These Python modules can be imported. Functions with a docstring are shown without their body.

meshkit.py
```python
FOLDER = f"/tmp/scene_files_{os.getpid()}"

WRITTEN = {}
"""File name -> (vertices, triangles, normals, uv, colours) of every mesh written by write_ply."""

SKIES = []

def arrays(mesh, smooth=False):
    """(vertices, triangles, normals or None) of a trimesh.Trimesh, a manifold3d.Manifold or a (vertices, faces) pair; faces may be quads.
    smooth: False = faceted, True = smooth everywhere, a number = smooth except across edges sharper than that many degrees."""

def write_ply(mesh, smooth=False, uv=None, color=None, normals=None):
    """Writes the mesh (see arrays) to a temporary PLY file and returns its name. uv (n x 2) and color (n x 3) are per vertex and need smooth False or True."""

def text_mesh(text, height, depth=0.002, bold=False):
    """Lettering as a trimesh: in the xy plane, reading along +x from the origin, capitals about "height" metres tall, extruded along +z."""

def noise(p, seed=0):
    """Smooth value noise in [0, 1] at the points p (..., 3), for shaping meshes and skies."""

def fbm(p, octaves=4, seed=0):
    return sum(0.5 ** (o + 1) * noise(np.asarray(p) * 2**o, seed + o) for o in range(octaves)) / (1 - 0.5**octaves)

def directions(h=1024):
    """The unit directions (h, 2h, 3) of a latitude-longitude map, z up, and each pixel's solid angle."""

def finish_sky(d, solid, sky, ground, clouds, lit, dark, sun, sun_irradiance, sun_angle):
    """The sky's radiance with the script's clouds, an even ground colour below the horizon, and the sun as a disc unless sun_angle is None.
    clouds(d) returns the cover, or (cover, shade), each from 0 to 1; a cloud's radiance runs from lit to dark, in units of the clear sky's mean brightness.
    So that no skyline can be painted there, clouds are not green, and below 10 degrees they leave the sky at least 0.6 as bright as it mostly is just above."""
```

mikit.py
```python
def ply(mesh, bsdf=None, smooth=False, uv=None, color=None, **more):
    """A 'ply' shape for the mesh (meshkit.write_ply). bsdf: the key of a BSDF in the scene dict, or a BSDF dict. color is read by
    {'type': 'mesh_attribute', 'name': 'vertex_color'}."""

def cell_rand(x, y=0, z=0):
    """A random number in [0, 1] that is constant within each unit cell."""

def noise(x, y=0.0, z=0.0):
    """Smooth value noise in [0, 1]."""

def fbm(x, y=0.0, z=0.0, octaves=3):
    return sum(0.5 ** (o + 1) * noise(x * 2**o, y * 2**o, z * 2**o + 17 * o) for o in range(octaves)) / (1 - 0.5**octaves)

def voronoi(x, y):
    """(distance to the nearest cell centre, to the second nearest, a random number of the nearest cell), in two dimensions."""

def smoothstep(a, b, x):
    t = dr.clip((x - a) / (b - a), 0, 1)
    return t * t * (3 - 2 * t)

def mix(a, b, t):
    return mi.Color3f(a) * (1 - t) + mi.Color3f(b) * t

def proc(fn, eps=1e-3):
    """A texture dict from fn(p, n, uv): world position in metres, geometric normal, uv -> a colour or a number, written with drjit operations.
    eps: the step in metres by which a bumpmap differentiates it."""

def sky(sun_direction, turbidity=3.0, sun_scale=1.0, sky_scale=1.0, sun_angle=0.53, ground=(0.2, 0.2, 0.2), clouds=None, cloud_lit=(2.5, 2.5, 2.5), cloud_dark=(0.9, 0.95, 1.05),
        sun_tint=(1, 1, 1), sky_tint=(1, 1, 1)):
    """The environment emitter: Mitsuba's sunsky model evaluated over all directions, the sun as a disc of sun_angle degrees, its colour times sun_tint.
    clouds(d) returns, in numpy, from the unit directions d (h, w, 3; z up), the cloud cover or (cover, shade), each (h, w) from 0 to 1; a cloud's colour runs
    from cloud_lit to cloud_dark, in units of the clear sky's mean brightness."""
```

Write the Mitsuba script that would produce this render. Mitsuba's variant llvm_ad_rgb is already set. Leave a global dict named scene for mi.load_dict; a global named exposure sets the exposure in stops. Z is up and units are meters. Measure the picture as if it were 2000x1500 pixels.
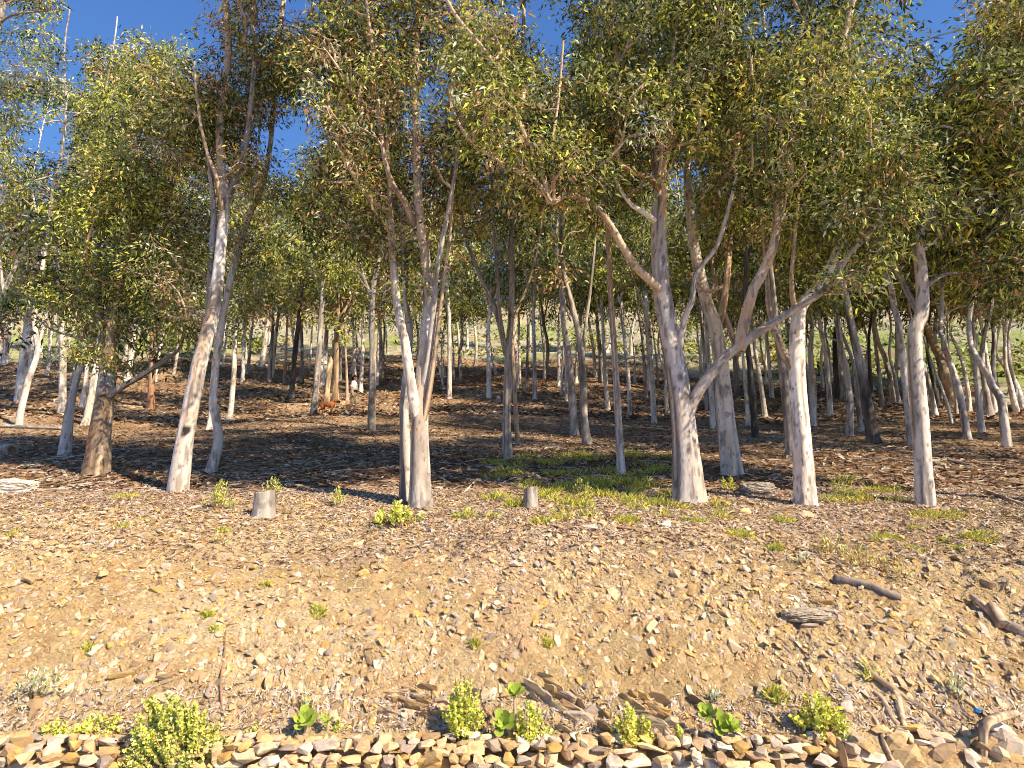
import math, numpy as np, trimesh, mitsuba as mi, drjit as dr, mikit, meshkit
from scipy.interpolate import PchipInterpolator
T = mi.ScalarTransform4f
scene, labels = {}, {}

# ------------------------------------------------------------------ camera, sky, exposure
PITCH, FOV = math.radians(10.9), 75.0
SP, CP = math.sin(PITCH), math.cos(PITCH)
FPX = 1000 / math.tan(math.radians(FOV / 2))
scene['camera'] = {'type': 'perspective', 'fov': FOV, 'fov_axis': 'x', 'near_clip': 0.05, 'far_clip': 3000.0,
                   'to_world': T().look_at(origin=[0, 0, 0], target=[0, CP, SP], up=[0, 0, 1])}
SUN = np.array([0.60, -0.47, 0.60]); SUN /= np.linalg.norm(SUN)
scene['daylight'] = mikit.sky(SUN.tolist(), turbidity=2.6, sun_scale=2.2, sky_scale=1.3, sky_tint=(0.90, 1.20, 1.62), sun_tint=(1.0, 0.985, 0.95))
exposure = 1.55

# ------------------------------------------------------------------ helpers
def key_for(name, parent=None):
    base = f'{parent}__{name}' if parent else name
    if base not in USED:
        USED[base] = 0; return base
    USED[base] += 1
    return f'{base}_{USED[base]:03d}'
USED = {}

def tag(key, label=None, cat=None, group=None, kind=None):
    d = labels.setdefault(key, {})
    for k, v in (('label', label), ('category', cat), ('group', group), ('kind', kind)):
        if v: d[k] = v
    return key

def put(name, mesh, bsdf, parent=None, smooth=False, color=None, **kw):
    k = key_for(name, parent)
    scene[k] = mikit.ply(mesh, bsdf, smooth=smooth, color=color, **kw)
    return k

def thing(name, label, cat, group=None, kind=None):
    return tag(key_for(name), label, cat, group, kind)

def unit(v):
    return v / np.maximum(np.linalg.norm(v, axis=-1, keepdims=True), 1e-9)

def fbm(p, octaves=3, seed=0):
    return meshkit.fbm(np.asarray(p, float), octaves, seed)

def pal(cols, idx):
    return np.asarray(cols, float)[idx]

# ------------------------------------------------------------------ terrain
_P = PchipInterpolator([-80, 3.5, 3.9, 4.25, 4.45, 4.8, 5.3, 6.2, 7.3, 8.5, 11, 17, 28, 40, 50, 70, 110, 140, 220, 400],
                       [-1.7, -1.64, -1.6, -1.385, -1.31, -1.06, -.73, -.36, -.08, .13, .63, 1.7, 4.1, 8.0, 11.5, 19.0, 34.8, 40, 30, 10])
def ground0(x, y):
    """the ground without its fine relief"""
    x, y = np.asarray(x, float), np.asarray(y, float)
    z = _P(y)
    far = np.clip((y - 45) / 60, 0, 1)
    z = z * (1 + far * 0.085 * np.tanh(x / 55 + 0.2))
    z = z + far * 1.2 * np.sin(x * 0.11) * np.sin(y * .07 + x * .03)
    bank = np.clip((y - 4.3) / .8, 0, 1) * np.clip((10 - y) / 3, 0, 1)
    z = z + bank * 0.10 * np.sin(x * 1.1 + .6) * np.cos(y * .9)
    mid = np.clip((y - 9) / 4, 0, 1)
    z = z + mid * (fbm(np.stack([x * .16, y * .16, 0 * x], -1), 2, 7) - .5) * np.clip(y / 40, .25, .9)
    z = z - np.clip((x - 3.0) / 1.5, 0, 1) * np.clip((5.6 - y) / 1.0, 0, 1) * np.clip((y - 3.9) / .3, 0, 1) * .10
    return z

def relief(x, y):
    p = np.stack([x, y * 1.3, 0 * x], -1)
    a = (fbm(p * 1.7, 3, 1) - .5) * .10 + (fbm(p * 7, 3, 2) - .5) * .07
    q = np.stack([x * 5 + y * 3.2, (y * 3.4 - x * 2.2) * 3.4, 0 * x], -1)      # shale beds dipping to the right
    led = np.abs(fbm(q, 2, 5) - .5)
    steep = np.clip((y - 4.4) / .3, 0, 1) * np.clip((7.6 - y) / 1.6, 0, 1)
    return a * (.45 + .55 * steep) - led * .12 * steep

def ground(x, y):
    w = np.clip((11 - np.asarray(y, float)) / 2.5, 0, 1) * np.clip((np.asarray(y, float) - 4.2) / .3, .15, 1)
    return ground0(x, y) + relief(np.asarray(x, float), np.asarray(y, float)) * w

def ray(px, py):
    X, Y = (px - 1000) / FPX, (750 - py) / FPX
    return np.array([X, CP - Y * SP, SP + Y * CP])

def at(px, py, y):
    """the point of the place seen at a pixel of the 2000 px wide photograph, y metres ahead"""
    d = ray(px, py)
    return d * (y / d[1])

_YS = np.concatenate([np.arange(3.6, 12, .01), np.arange(12, 60, .05), np.arange(60, 140, .3)])
def hit(px, py):
    d = ray(px, py)
    p = d[None] * (_YS / d[1])[:, None]
    below = p[:, 2] <= ground0(p[:, 0], p[:, 1])
    i = np.argmax(below) if below.any() else len(_YS) - 1
    return p[i]

def hit_fine(px, py):
    d = ray(px, py)
    ys = _YS[_YS < 14]
    p = d[None] * (ys / d[1])[:, None]
    below = p[:, 2] <= ground(p[:, 0], p[:, 1])
    return p[np.argmax(below)] if below.any() else hit(px, py)

# ------------------------------------------------------------------ materials
VC = {'type': 'mesh_attribute', 'name': 'vertex_color'}
scene['leaf_material'] = {'type': 'principledthin', 'base_color': VC, 'roughness': 0.26, 'diff_trans': 0.28, 'eta': 1.55}
def bark_streak(p, n, uv):
    a = mikit.fbm(p.x * 13, p.y * 13, p.z * 2.6, octaves=3)
    b = mikit.fbm(p.x * 30, p.y * 30, p.z * 11 + 9, octaves=2)
    return dr.clip(.58 * mikit.smoothstep(.56, .68, a) + .6 * mikit.smoothstep(.68, .76, b), 0, .8)
def bark_relief(p, n, uv):
    return .010 * mikit.fbm(p.x * 26, p.y * 26, p.z * 7, octaves=3)
scene['bark_material'] = {'type': 'twosided', 'bsdf': {'type': 'bumpmap', 'scale': 1.0, 'arbitrary': mikit.proc(bark_relief, 2e-3), 'bsdf': {
    'type': 'blendbsdf', 'weight': mikit.proc(bark_streak),
    'a': {'type': 'principled', 'base_color': VC, 'roughness': 0.72, 'specular': 0.25},
    'b': {'type': 'principled', 'base_color': {'type': 'rgb', 'value': [.145, .12, .10]}, 'roughness': 0.85, 'specular': 0.2}}}}
scene['matte_material'] = {'type': 'twosided', 'bsdf': {'type': 'principled', 'base_color': VC, 'roughness': 0.85, 'specular': 0.2}}

def stone_grain(p, n, uv):
    return 0.006 * mikit.fbm(p.x * 55, p.y * 55, p.z * 90, octaves=3)
def stone_patch(p, n, uv):
    return 0.55 * mikit.smoothstep(.5, .72, mikit.fbm(p.x * 22, p.y * 22, p.z * 30, octaves=3))
scene['stone_material'] = {'type': 'twosided', 'bsdf': {'type': 'bumpmap', 'scale': 1.0, 'arbitrary': mikit.proc(stone_grain), 'bsdf': {
    'type': 'blendbsdf', 'weight': mikit.proc(stone_patch),
    'a': {'type': 'principled', 'base_color': VC, 'roughness': 0.8, 'specular': 0.25},
    'b': {'type': 'principled', 'base_color': {'type': 'rgb', 'value': [.30, .20, .115]}, 'roughness': 0.9, 'specular': 0.2}}}}

def soil_colour(p, n, uv):
    s = p.y + p.z
    big = mikit.fbm(p.x * .9, s * .9, octaves=3)
    mid = mikit.fbm(p.x * 6, s * 6, 3.0, octaves=3)
    d1, d2, r = mikit.voronoi(p.x * 34 + 2 * mid, s * 34)
    c = mikit.mix((.345, .255, .135), (.425, .335, .20), mikit.smoothstep(.3, .7, big))
    c = mikit.mix(c, (.34, .215, .10), .6 * mikit.smoothstep(.48, .75, mid))
    c = c * (0.84 + .26 * r) * (.75 + .5 * mikit.fbm(p.x * 70, s * 70, 7.0, octaves=2))
    # dry leaf and twig cover sets in towards the trees
    cover = mikit.smoothstep(-.35, .45, (p.y - 7.0) * .6 + (mikit.fbm(p.x * .8 + 5, p.y * .8, octaves=3) - .5) * 3.2)
    f1 = mikit.noise(p.x * 60 + 20 * mid, s * 25)
    lit = mikit.mix((.24, .155, .10), (.43, .33, .245), mikit.smoothstep(.3, .75, f1))
    return mikit.mix(c, lit, .85 * cover)
def soil_relief(p, n, uv):
    s = p.y + p.z
    d1, d2, r = mikit.voronoi(p.x * 34, s * 34)
    e1, e2, q = mikit.voronoi(p.x * 80, s * 80)
    return .012 * r * mikit.smoothstep(0, .25, d2 - d1) + .005 * q * mikit.smoothstep(0, .3, e2 - e1) + .01 * mikit.fbm(p.x * 25, s * 25, octaves=2)
scene['soil_material'] = {'type': 'twosided', 'bsdf': {'type': 'bumpmap', 'scale': 1.0, 'arbitrary': mikit.proc(soil_relief, 3e-3), 'bsdf': {
    'type': 'principled', 'base_color': mikit.proc(soil_colour), 'roughness': .95, 'specular': .12}}}

def floor_colour(p, n, uv):
    big = mikit.fbm(p.x * .5, p.y * .5, octaves=3)
    f1 = mikit.fbm(p.x * 22, p.y * 12, octaves=2)
    d1, d2, r = mikit.voronoi(p.x * 16, p.y * 9)
    c = mikit.mix((.125, .078, .045), (.30, .22, .14), mikit.smoothstep(.3, .7, .5 * f1 + .5 * big))
    return c * (.6 + .7 * r)
def floor_relief(p, n, uv):
    d1, d2, r = mikit.voronoi(p.x * 16, p.y * 9)
    return .03 * r + .03 * mikit.fbm(p.x * 9, p.y * 9, octaves=3)
scene['floor_material'] = {'type': 'twosided', 'bsdf': {'type': 'bumpmap', 'scale': 1.0, 'arbitrary': mikit.proc(floor_relief, 6e-3), 'bsdf': {
    'type': 'principled', 'base_color': mikit.proc(floor_colour), 'roughness': .95, 'specular': .1}}}

def hill_colour(p, n, uv):
    big = mikit.fbm(p.x * .16, p.y * .1, octaves=3)
    mid = mikit.fbm(p.x * 1.3, p.y * .9, octaves=3)
    c = mikit.mix((.20, .195, .125), (.28, .265, .195), mikit.smoothstep(.3, .7, mid))
    c = mikit.mix(c, (.155, .20, .05), .8 * mikit.smoothstep(.50, .60, .7 * big + .3 * mid))
    c = mikit.mix(c, (.33, .275, .195), .85 * mikit.smoothstep(19, 27, p.z + 8 * (big - .5)))
    return c * (.8 + .4 * mikit.noise(p.x * 5, p.y * 3))
scene['hill_material'] = {'type': 'twosided', 'bsdf': {'type': 'principled', 'base_color': mikit.proc(hill_colour), 'roughness': .95, 'specular': .1}}
def road_colour(p, n, uv):
    return mikit.mix((.36, .26, .16), (.46, .35, .22), mikit.fbm(p.x * 3, p.y * 3, octaves=4))
scene['road_material'] = {'type': 'twosided', 'bsdf': {'type': 'principled', 'base_color': mikit.proc(road_colour), 'roughness': .95, 'specular': .1}}

# ------------------------------------------------------------------ ground sheets
def sheet(xs, ys, zf):
    X, Y = np.meshgrid(xs, ys)
    V = np.stack([X, Y, zf(X, Y)], -1).reshape(-1, 3)
    nx, ny = len(xs), len(ys)
    i = (np.arange(ny - 1)[:, None] * nx + np.arange(nx - 1)[None]).ravel()
    return V, np.vstack([np.stack([i, i + 1, i + nx + 1], 1), np.stack([i, i + nx + 1, i + nx], 1)])

def span(*parts):
    return np.unique(np.concatenate([np.arange(a, b, s) for a, b, s in parts]))

BX = 8.5
xs = span((-BX, BX + .01, .035)); ys = span((4.0, 6.5, .03), (6.5, 9.6, .045))
bank = tag(put('rocky_bank', sheet(xs, ys, ground), 'soil_material', smooth=True),
           'dry stony ochre bank rising from the low stone wall to the trees', 'bank', kind='structure')
def floor_z(x, y):
    inner = np.clip((BX - .1 - np.abs(x)) / .3, 0, 1) * np.clip((9.5 - y) / .3, 0, 1) * np.clip((y - 4.1) / .3, 0, 1)
    w = np.clip((11 - y) / 2.5, 0, 1) * np.clip((y - 4.2) / .3, .15, 1)
    return ground0(x, y) + relief(x, y) * w * .9 - inner * .22 - .004
xs = span((-260, -60, 8), (-60, -14, .6), (-14, 14, .25), (14, 60, .7), (60, 261, 8)); ys = span((3.96, 10, .12), (10, 30, .2), (30, 56.1, .4))
floor = tag(put('forest_floor', sheet(xs, ys, floor_z), 'floor_material', smooth=True),
            'brown leaf litter floor of the eucalyptus grove with dappled shade', 'ground', kind='structure')
def grass_edge(x, y):
    """metres beyond the uneven line where the litter gives way to the grassy slope"""
    return y - (50 - .85 * np.clip(x - 3, 0, 22) + 5 * (fbm(np.stack([x * .12, y * .12, 0 * x], -1), 2, 31) - .5))
def hill_z(x, y):
    e = grass_edge(x, y)
    return ground0(x, y) + np.clip(e, -1, .25) * .3 + (fbm(np.stack([x * .7, y * .5, 0 * x], -1), 3, 3) - .5) * np.clip(e / 3, 0, 1) * .8
xs = span((-420, -70, 12), (-70, 70, .7), (70, 421, 12)); ys = span((26, 60, .6), (60, 120, 1.0), (120, 401, 10))
hill = tag(put('hillside', sheet(xs, ys, hill_z), 'hill_material', smooth=True),
           'green and grey scrubby hillside behind the grove', 'hillside', kind='structure')
xs = span((-260, -20, 10), (-20, 20, .4), (20, 261, 10)); ys = span((-80, -4, 4), (-4, 4.3, .25))
tag(put('dirt_road', sheet(xs, ys, lambda x, y: ground0(x, y) - np.clip((y - 3.9) / .1, 0, 1) * .5 + (fbm(np.stack([x, y, 0 * x], -1), 2, 4) - .5) * .03), 'road_material', smooth=True),
    'dirt road below the stone wall', 'road', kind='structure')

# ------------------------------------------------------------------ tree building
BARKS = {   # light, mid, dark, streak strength
    'pale': ((.74, .71, .67), (.54, .50, .46), (.17, .145, .125), .35),
    'white': ((.82, .80, .76), (.66, .61, .55), (.26, .21, .17), .2),
    'pink': ((.56, .525, .50), (.41, .375, .35), (.09, .08, .075), .5),
    'tan': ((.52, .42, .32), (.42, .31, .22), (.20, .135, .09), .4),
    'grey': ((.47, .45, .43), (.30, .28, .26), (.09, .08, .07), .5),
    'rough': ((.60, .48, .33), (.44, .32, .20), (.13, .085, .055), .8),
    'red':   ((.42, .25, .15), (.30, .15, .085), (.12, .07, .045), .5),
    'burnt': ((.16, .14, .13), (.085, .075, .07), (.03, .027, .025), .6),
}

def smooth_path(P, R, step):
    P, R = np.asarray(P, float), np.asarray(R, float)
    t = np.concatenate([[0], np.cumsum(np.linalg.norm(np.diff(P, axis=0), axis=1) + 1e-6)])
    n = max(4, int(t[-1] / step))
    s = np.linspace(0, t[-1], n)
    return PchipInterpolator(t, P)(s), np.maximum(PchipInterpolator(t, R)(s), .003), s

def tube(P, R, sides=10, step=.12, seed=0, bark='pale', bark2=None, flare=0., rough=0., wob=.0, cap=True):
    """(vertices, faces, colours) of one limb with bark patches worked out in its own coordinates"""
    rng = np.random.default_rng(seed)
    P, R, s = smooth_path(P, R, step)
    n = len(P)
    if wob:
        off = np.stack([fbm(np.stack([s * .9 + 31 * k, s * 0 + seed % 97, s * 0], -1), 2, k) - .5 for k in (1, 2)], -1)
        fade = np.clip(s / .6, 0, 1)[:, None]
        P = P + np.concatenate([off * fade * wob, 0 * s[:, None]], 1)
    t = unit(np.gradient(P, axis=0))
    ref = np.array([.13, 1, .05])
    a = unit(np.cross(t, ref)); b = np.cross(t, a)
    th = np.arange(sides) * 2 * math.pi / sides
    ct, st = np.cos(th), np.sin(th)
    q = np.stack([np.broadcast_to(ct, (n, sides)), np.broadcast_to(st, (n, sides)), np.broadcast_to(s[:, None], (n, sides))], -1)
    sd = float(seed % 1013) * 1.7
    rel = 1 + .16 * (fbm(q * [1.1, 1.1, 1.6] + sd, 2, 11) - .5)
    if flare:
        rel = rel * (1 + flare * np.exp(-s / (.32 * max(R[0] / .2, .5)))[:, None] * (1 + .5 * np.cos(th * 5 + sd)[None]))
    ridge = fbm(q * [4.5, 4.5, 1.3] + sd, 3, 12)
    rel = rel + rough * (ridge - .5)
    v = P[:, None] + (R[:, None] * rel)[..., None] * (ct[None, :, None] * a[:, None] + st[None, :, None] * b[:, None])
    light, midc, dark, ss = BARKS[bark]
    n1 = fbm(q * [.9, .9, .8] + sd * 1.3, 3, 13)[..., None]
    n2 = fbm(q * [2.6, 2.6, .55] + sd, 3, 14)[..., None]
    c = np.array(light) * (1 - np.clip((n1 - .47) / .07, 0, 1)) + np.array(midc) * np.clip((n1 - .47) / .07, 0, 1)
    n3 = fbm(q * [1.4, 1.4, 1.1] + sd * 2.9, 3, 17)[..., None]
    pe = np.clip((n3 - .60) / .035, 0, 1) * (.5 if bark in ('pale', 'pink', 'white') else .3)
    c = c * (1 - pe) + np.array((.55, .43, .32)) * pe
    k = np.clip((n2 - (.66 - .16 * ss)) / .06, 0, 1)
    c = c * (1 - .8 * k) + np.array(dark) * .8 * k
    sp = fbm(q * [3.2, 3.2, 7.5] + sd * 2.1, 2, 15)[..., None]
    kn = np.clip((sp - (.725 if bark != 'pink' else .68)) / .03, 0, 1)
    c = c * (1 - .85 * kn) + np.array(dark) * .85 * kn
    if rough > .3:
        g = np.clip((.47 - ridge) / .08, 0, 1)[..., None]
        c = c * (1 - .75 * g) + np.array(dark) * .75 * g
    if bark2:
        l2, m2, d2, _ = BARKS[bark2]
        f = np.clip((s / s[-1] - .18 + (n1[..., 0] - .5).T * 1.2).T / .35, 0, 1)[..., None]
        c = c * (1 - f) + (np.array(l2) * (1 - n2) + np.array(m2) * n2) * f
    c = c * (.9 + .2 * rng.random((n, sides, 1)))
    i = np.arange(n - 1)[:, None] * sides
    j = np.arange(sides)[None]; j2 = (j + 1) % sides
    f = np.concatenate([np.stack([i + j, i + j2, i + sides + j2], -1).reshape(-1, 3), np.stack([i + j, i + sides + j2, i + sides + j], -1).reshape(-1, 3)])
    V, C = v.reshape(-1, 3), np.clip(c, .01, .9).reshape(-1, 3)
    if cap:
        V = np.vstack([V, P[-1] + t[-1] * R[-1] * .3]); C = np.vstack([C, C[-sides:].mean(0) * .8])
        e = (n - 1) * sides
        f = np.vstack([f, np.stack([e + np.arange(sides), e + (np.arange(sides) + 1) % sides, np.full(sides, len(V) - 1)], 1)])
    return V, f, C

def join(parts):
    V, F, C, o = [], [], [], 0
    for v, f, c in parts:
        V.append(v); F.append(f + o); C.append(c); o += len(v)
    return np.vstack(V), np.vstack(F), np.vstack(C)

LEAFC = {
    'olive': ((.185, .205, .058), (.115, .140, .042), (.270, .280, .095)),
    'dark':  ((.050, .074, .030), (.032, .050, .022), (.085, .110, .048)),
    'fresh': ((.330, .360, .065), (.240, .290, .050), (.430, .425, .110)),
    'grey':  ((.270, .310, .210), (.210, .250, .170), (.350, .380, .270)),
    'rust':  ((.330, .200, .110), (.220, .130, .070), (.430, .300, .180)),
    'gold':  ((.460, .350, .050), (.400, .310, .060), (.500, .420, .090)),
}
NAMES = list(LEAFC)
PALM = np.minimum(np.array([LEAFC[k] for k in NAMES]) * 1.5, .8)
MIXES = {   #          olive dark fresh grey rust gold
    'green':  (.32, .32, .17, .10, .07, .02),
    'bright': (.34, .24, .26, .09, .03, .04),
    'brown':  (.27, .25, .10, .12, .25, .01),
    'grey':   (.36, .22, .10, .26, .05, .01),
}

def blades(base, d, nrm, L, W, col, droop=.25, fold=.18):
    """folded lance-shaped leaves: two triangles each"""
    side = unit(np.cross(d, nrm)); nrm = np.cross(side, d)
    L, W = L[:, None], W[:, None]
    m = base + d * L * .42 + np.array([0, 0, -1.]) * L * droop * .15
    tip = base + d * L + np.array([0, 0, -1.]) * L * droop
    V = np.stack([base, m + side * W * .5 + nrm * W * fold, tip, m - side * W * .5 + nrm * W * fold], 1).reshape(-1, 3)
    n = len(base)
    i = np.arange(n)[:, None] * 4
    F = np.stack([i + [0, 1, 2], i + [0, 2, 3]], 1).reshape(-1, 3)
    return V, F, np.repeat(col, 4, 0)

def crown(cen, rad, mix, seed, tufts=70., per=20, L=.13, W=.026, flat=.85, spread=.10):
    """leaves hung in tufts on the outside of many small clumps"""
    rng = np.random.default_rng(seed)
    cen, rad = np.asarray(cen, float), np.asarray(rad, float)
    cnt = np.maximum(3, (tufts * rad ** 2 * rng.uniform(.75, 1.25, len(rad))).astype(int))
    ci = np.repeat(np.arange(len(rad)), cnt)
    d = unit(rng.normal(size=(len(ci), 3)))
    d[:, 2] = d[:, 2] * .9 + .12
    rr = rad[ci] * rng.random(len(ci)) ** .45
    tp = cen[ci] + d * rr[:, None] * [1, 1, flat]
    # colour family by clump and tuft; new growth sits on top
    p = np.array(MIXES[mix])
    base = rng.choice(6, p=p, size=len(rad))
    top = d[:, 2] > rng.uniform(.1, 1.0, len(ci))
    fam = np.where(rng.random(len(ci)) < .55, base[ci], rng.choice(6, p=p, size=len(ci)))
    fam = np.where(top & (rng.random(len(ci)) < .45), rng.choice([2, 5, 3], p=[.55, .12, .33], size=len(ci)), fam)
    li = np.repeat(np.arange(len(ci)), rng.integers(int(per * .7), int(per * 1.3) + 1, len(ci)))
    n = len(li)
    out = unit(d + [0, 0, .25])
    pos = tp[li] + rng.normal(size=(n, 3)) * spread * [1, 1, .8] + out[li] * spread * rng.random((n, 1))
    ld = unit(out[li] * .75 + rng.normal(size=(n, 3)) * .62 + [0, 0, -.32])
    nr = unit(rng.normal(size=(n, 3)) + out[li] * .4 + [0, 0, .25])
    shade = rng.integers(0, 3, n)
    f = np.where(rng.random(n) < .86, fam[li], rng.choice(6, p=p, size=n))
    col = np.minimum(PALM[f, shade] * rng.uniform(.45, 1.6, (n, 1)), .8)
    s = rng.uniform(.65, 1.3, n)
    return blades(pos, ld, nr, L * s, W * s * rng.uniform(.8, 1.2, n), col)

def branchwork(nodes, cen, rad, seed, r0=.02, bark='tan', sides=5):
    """thin branches that carry each clump back to the nearest limb or earlier branch"""
    rng = np.random.default_rng(seed)
    nodes = np.asarray(nodes, float)
    order = np.argsort([np.linalg.norm(nodes - c, axis=1).min() for c in cen])
    out = []
    for i in order:
        c = cen[i]
        dist = np.linalg.norm(nodes - c, axis=1) + 1.5 * np.maximum(nodes[:, 2] - c[2] + .15, 0)
        k = int(np.argmin(dist)); a = nodes[k]
        L = np.linalg.norm(c - a)
        if L < .12: continue
        m1 = a + (c - a) * .35 + [0, 0, .10 * L] + rng.normal(size=3) * .07 * L
        m2 = a + (c - a) * .72 + [0, 0, .12 * L] + rng.normal(size=3) * .06 * L
        r = min(r0 * (.5 + .5 * L), r0 * 1.6)
        path = np.array([a, m1, m2, c])
        out.append(tube(path, [r, r * .75, r * .5, r * .25], sides, .14 if sides > 4 else .3, seed + int(i), bark))
        for _ in range(2 if sides > 4 else 1):                               # twigs inside the clump
            e = c + unit(rng.normal(size=3) + [0, 0, .4]) * rad[i] * rng.uniform(.5, .95)
            mm = (m2 + e) / 2 + rng.normal(size=3) * .08
            out.append(tube(np.array([m2, mm, e]), [r * .4, r * .3, .004], 3, .4, seed + int(i) + 7, bark))
        nodes = np.vstack([nodes, [m1, m2, c]])
    return out

def px_path(pts, y0, w0, w1, power=1.0):
    """a limb from photo pixels (x, y, metres nearer or farther than y0); widths in photo pixels"""
    P = np.array([at(px, py, y0 + dd) for px, py, dd in pts])
    n = len(pts)
    w = np.linspace(0, 1, n) ** power
    R = (w0 + (w1 - w0) * w) * .46 / FPX * np.linalg.norm(P, axis=1)
    return P, R

def clump_region(rng, y0, cx, cy, rx, ry, n, r, dy=1.4, dc=0.):
    """clump centres scattered through an egg-shaped part of a crown"""
    c = at(cx, cy, y0 + dc); m = np.linalg.norm(c) / FPX
    u = unit(rng.normal(size=(n, 3))) * (rng.random((n, 1)) ** .5)
    P = c + u * [rx * m, dy, ry * m]
    return P, r * rng.uniform(.75, 1.25, n)

GAPS = [(1085, 65, 34, 58), (1845, 60, 34, 75), (577, 262, 42, 38), (836, 205, 16, 50), (1345, 345, 20, 24), (370, 25, 45, 60), (240, 5, 130, 42), (140, 110, 16, 60), (112, 270, 30, 60), (1495, 60, 16, 30), (560, 20, 20, 34), (555, 325, 26, 16)]
def open_sky(cs, rs):
    """leaves out the clumps where the crowns part and the sky shows in the photograph"""
    Zc = cs[:, 1] * CP + cs[:, 2] * SP
    px, py = 1000 + FPX * cs[:, 0] / Zc, 750 - FPX * (cs[:, 2] * CP - cs[:, 1] * SP) / Zc
    r = rs * FPX / Zc * .55
    k = np.ones(len(cs), bool)
    for gx, gy, ax, ay in GAPS:
        k &= ((px - gx) / (ax + r)) ** 2 + ((py - gy) / (ay + r)) ** 2 > 1
    return (cs[k], rs[k]) if k.sum() > 3 else (cs[:4], rs[:4])

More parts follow.
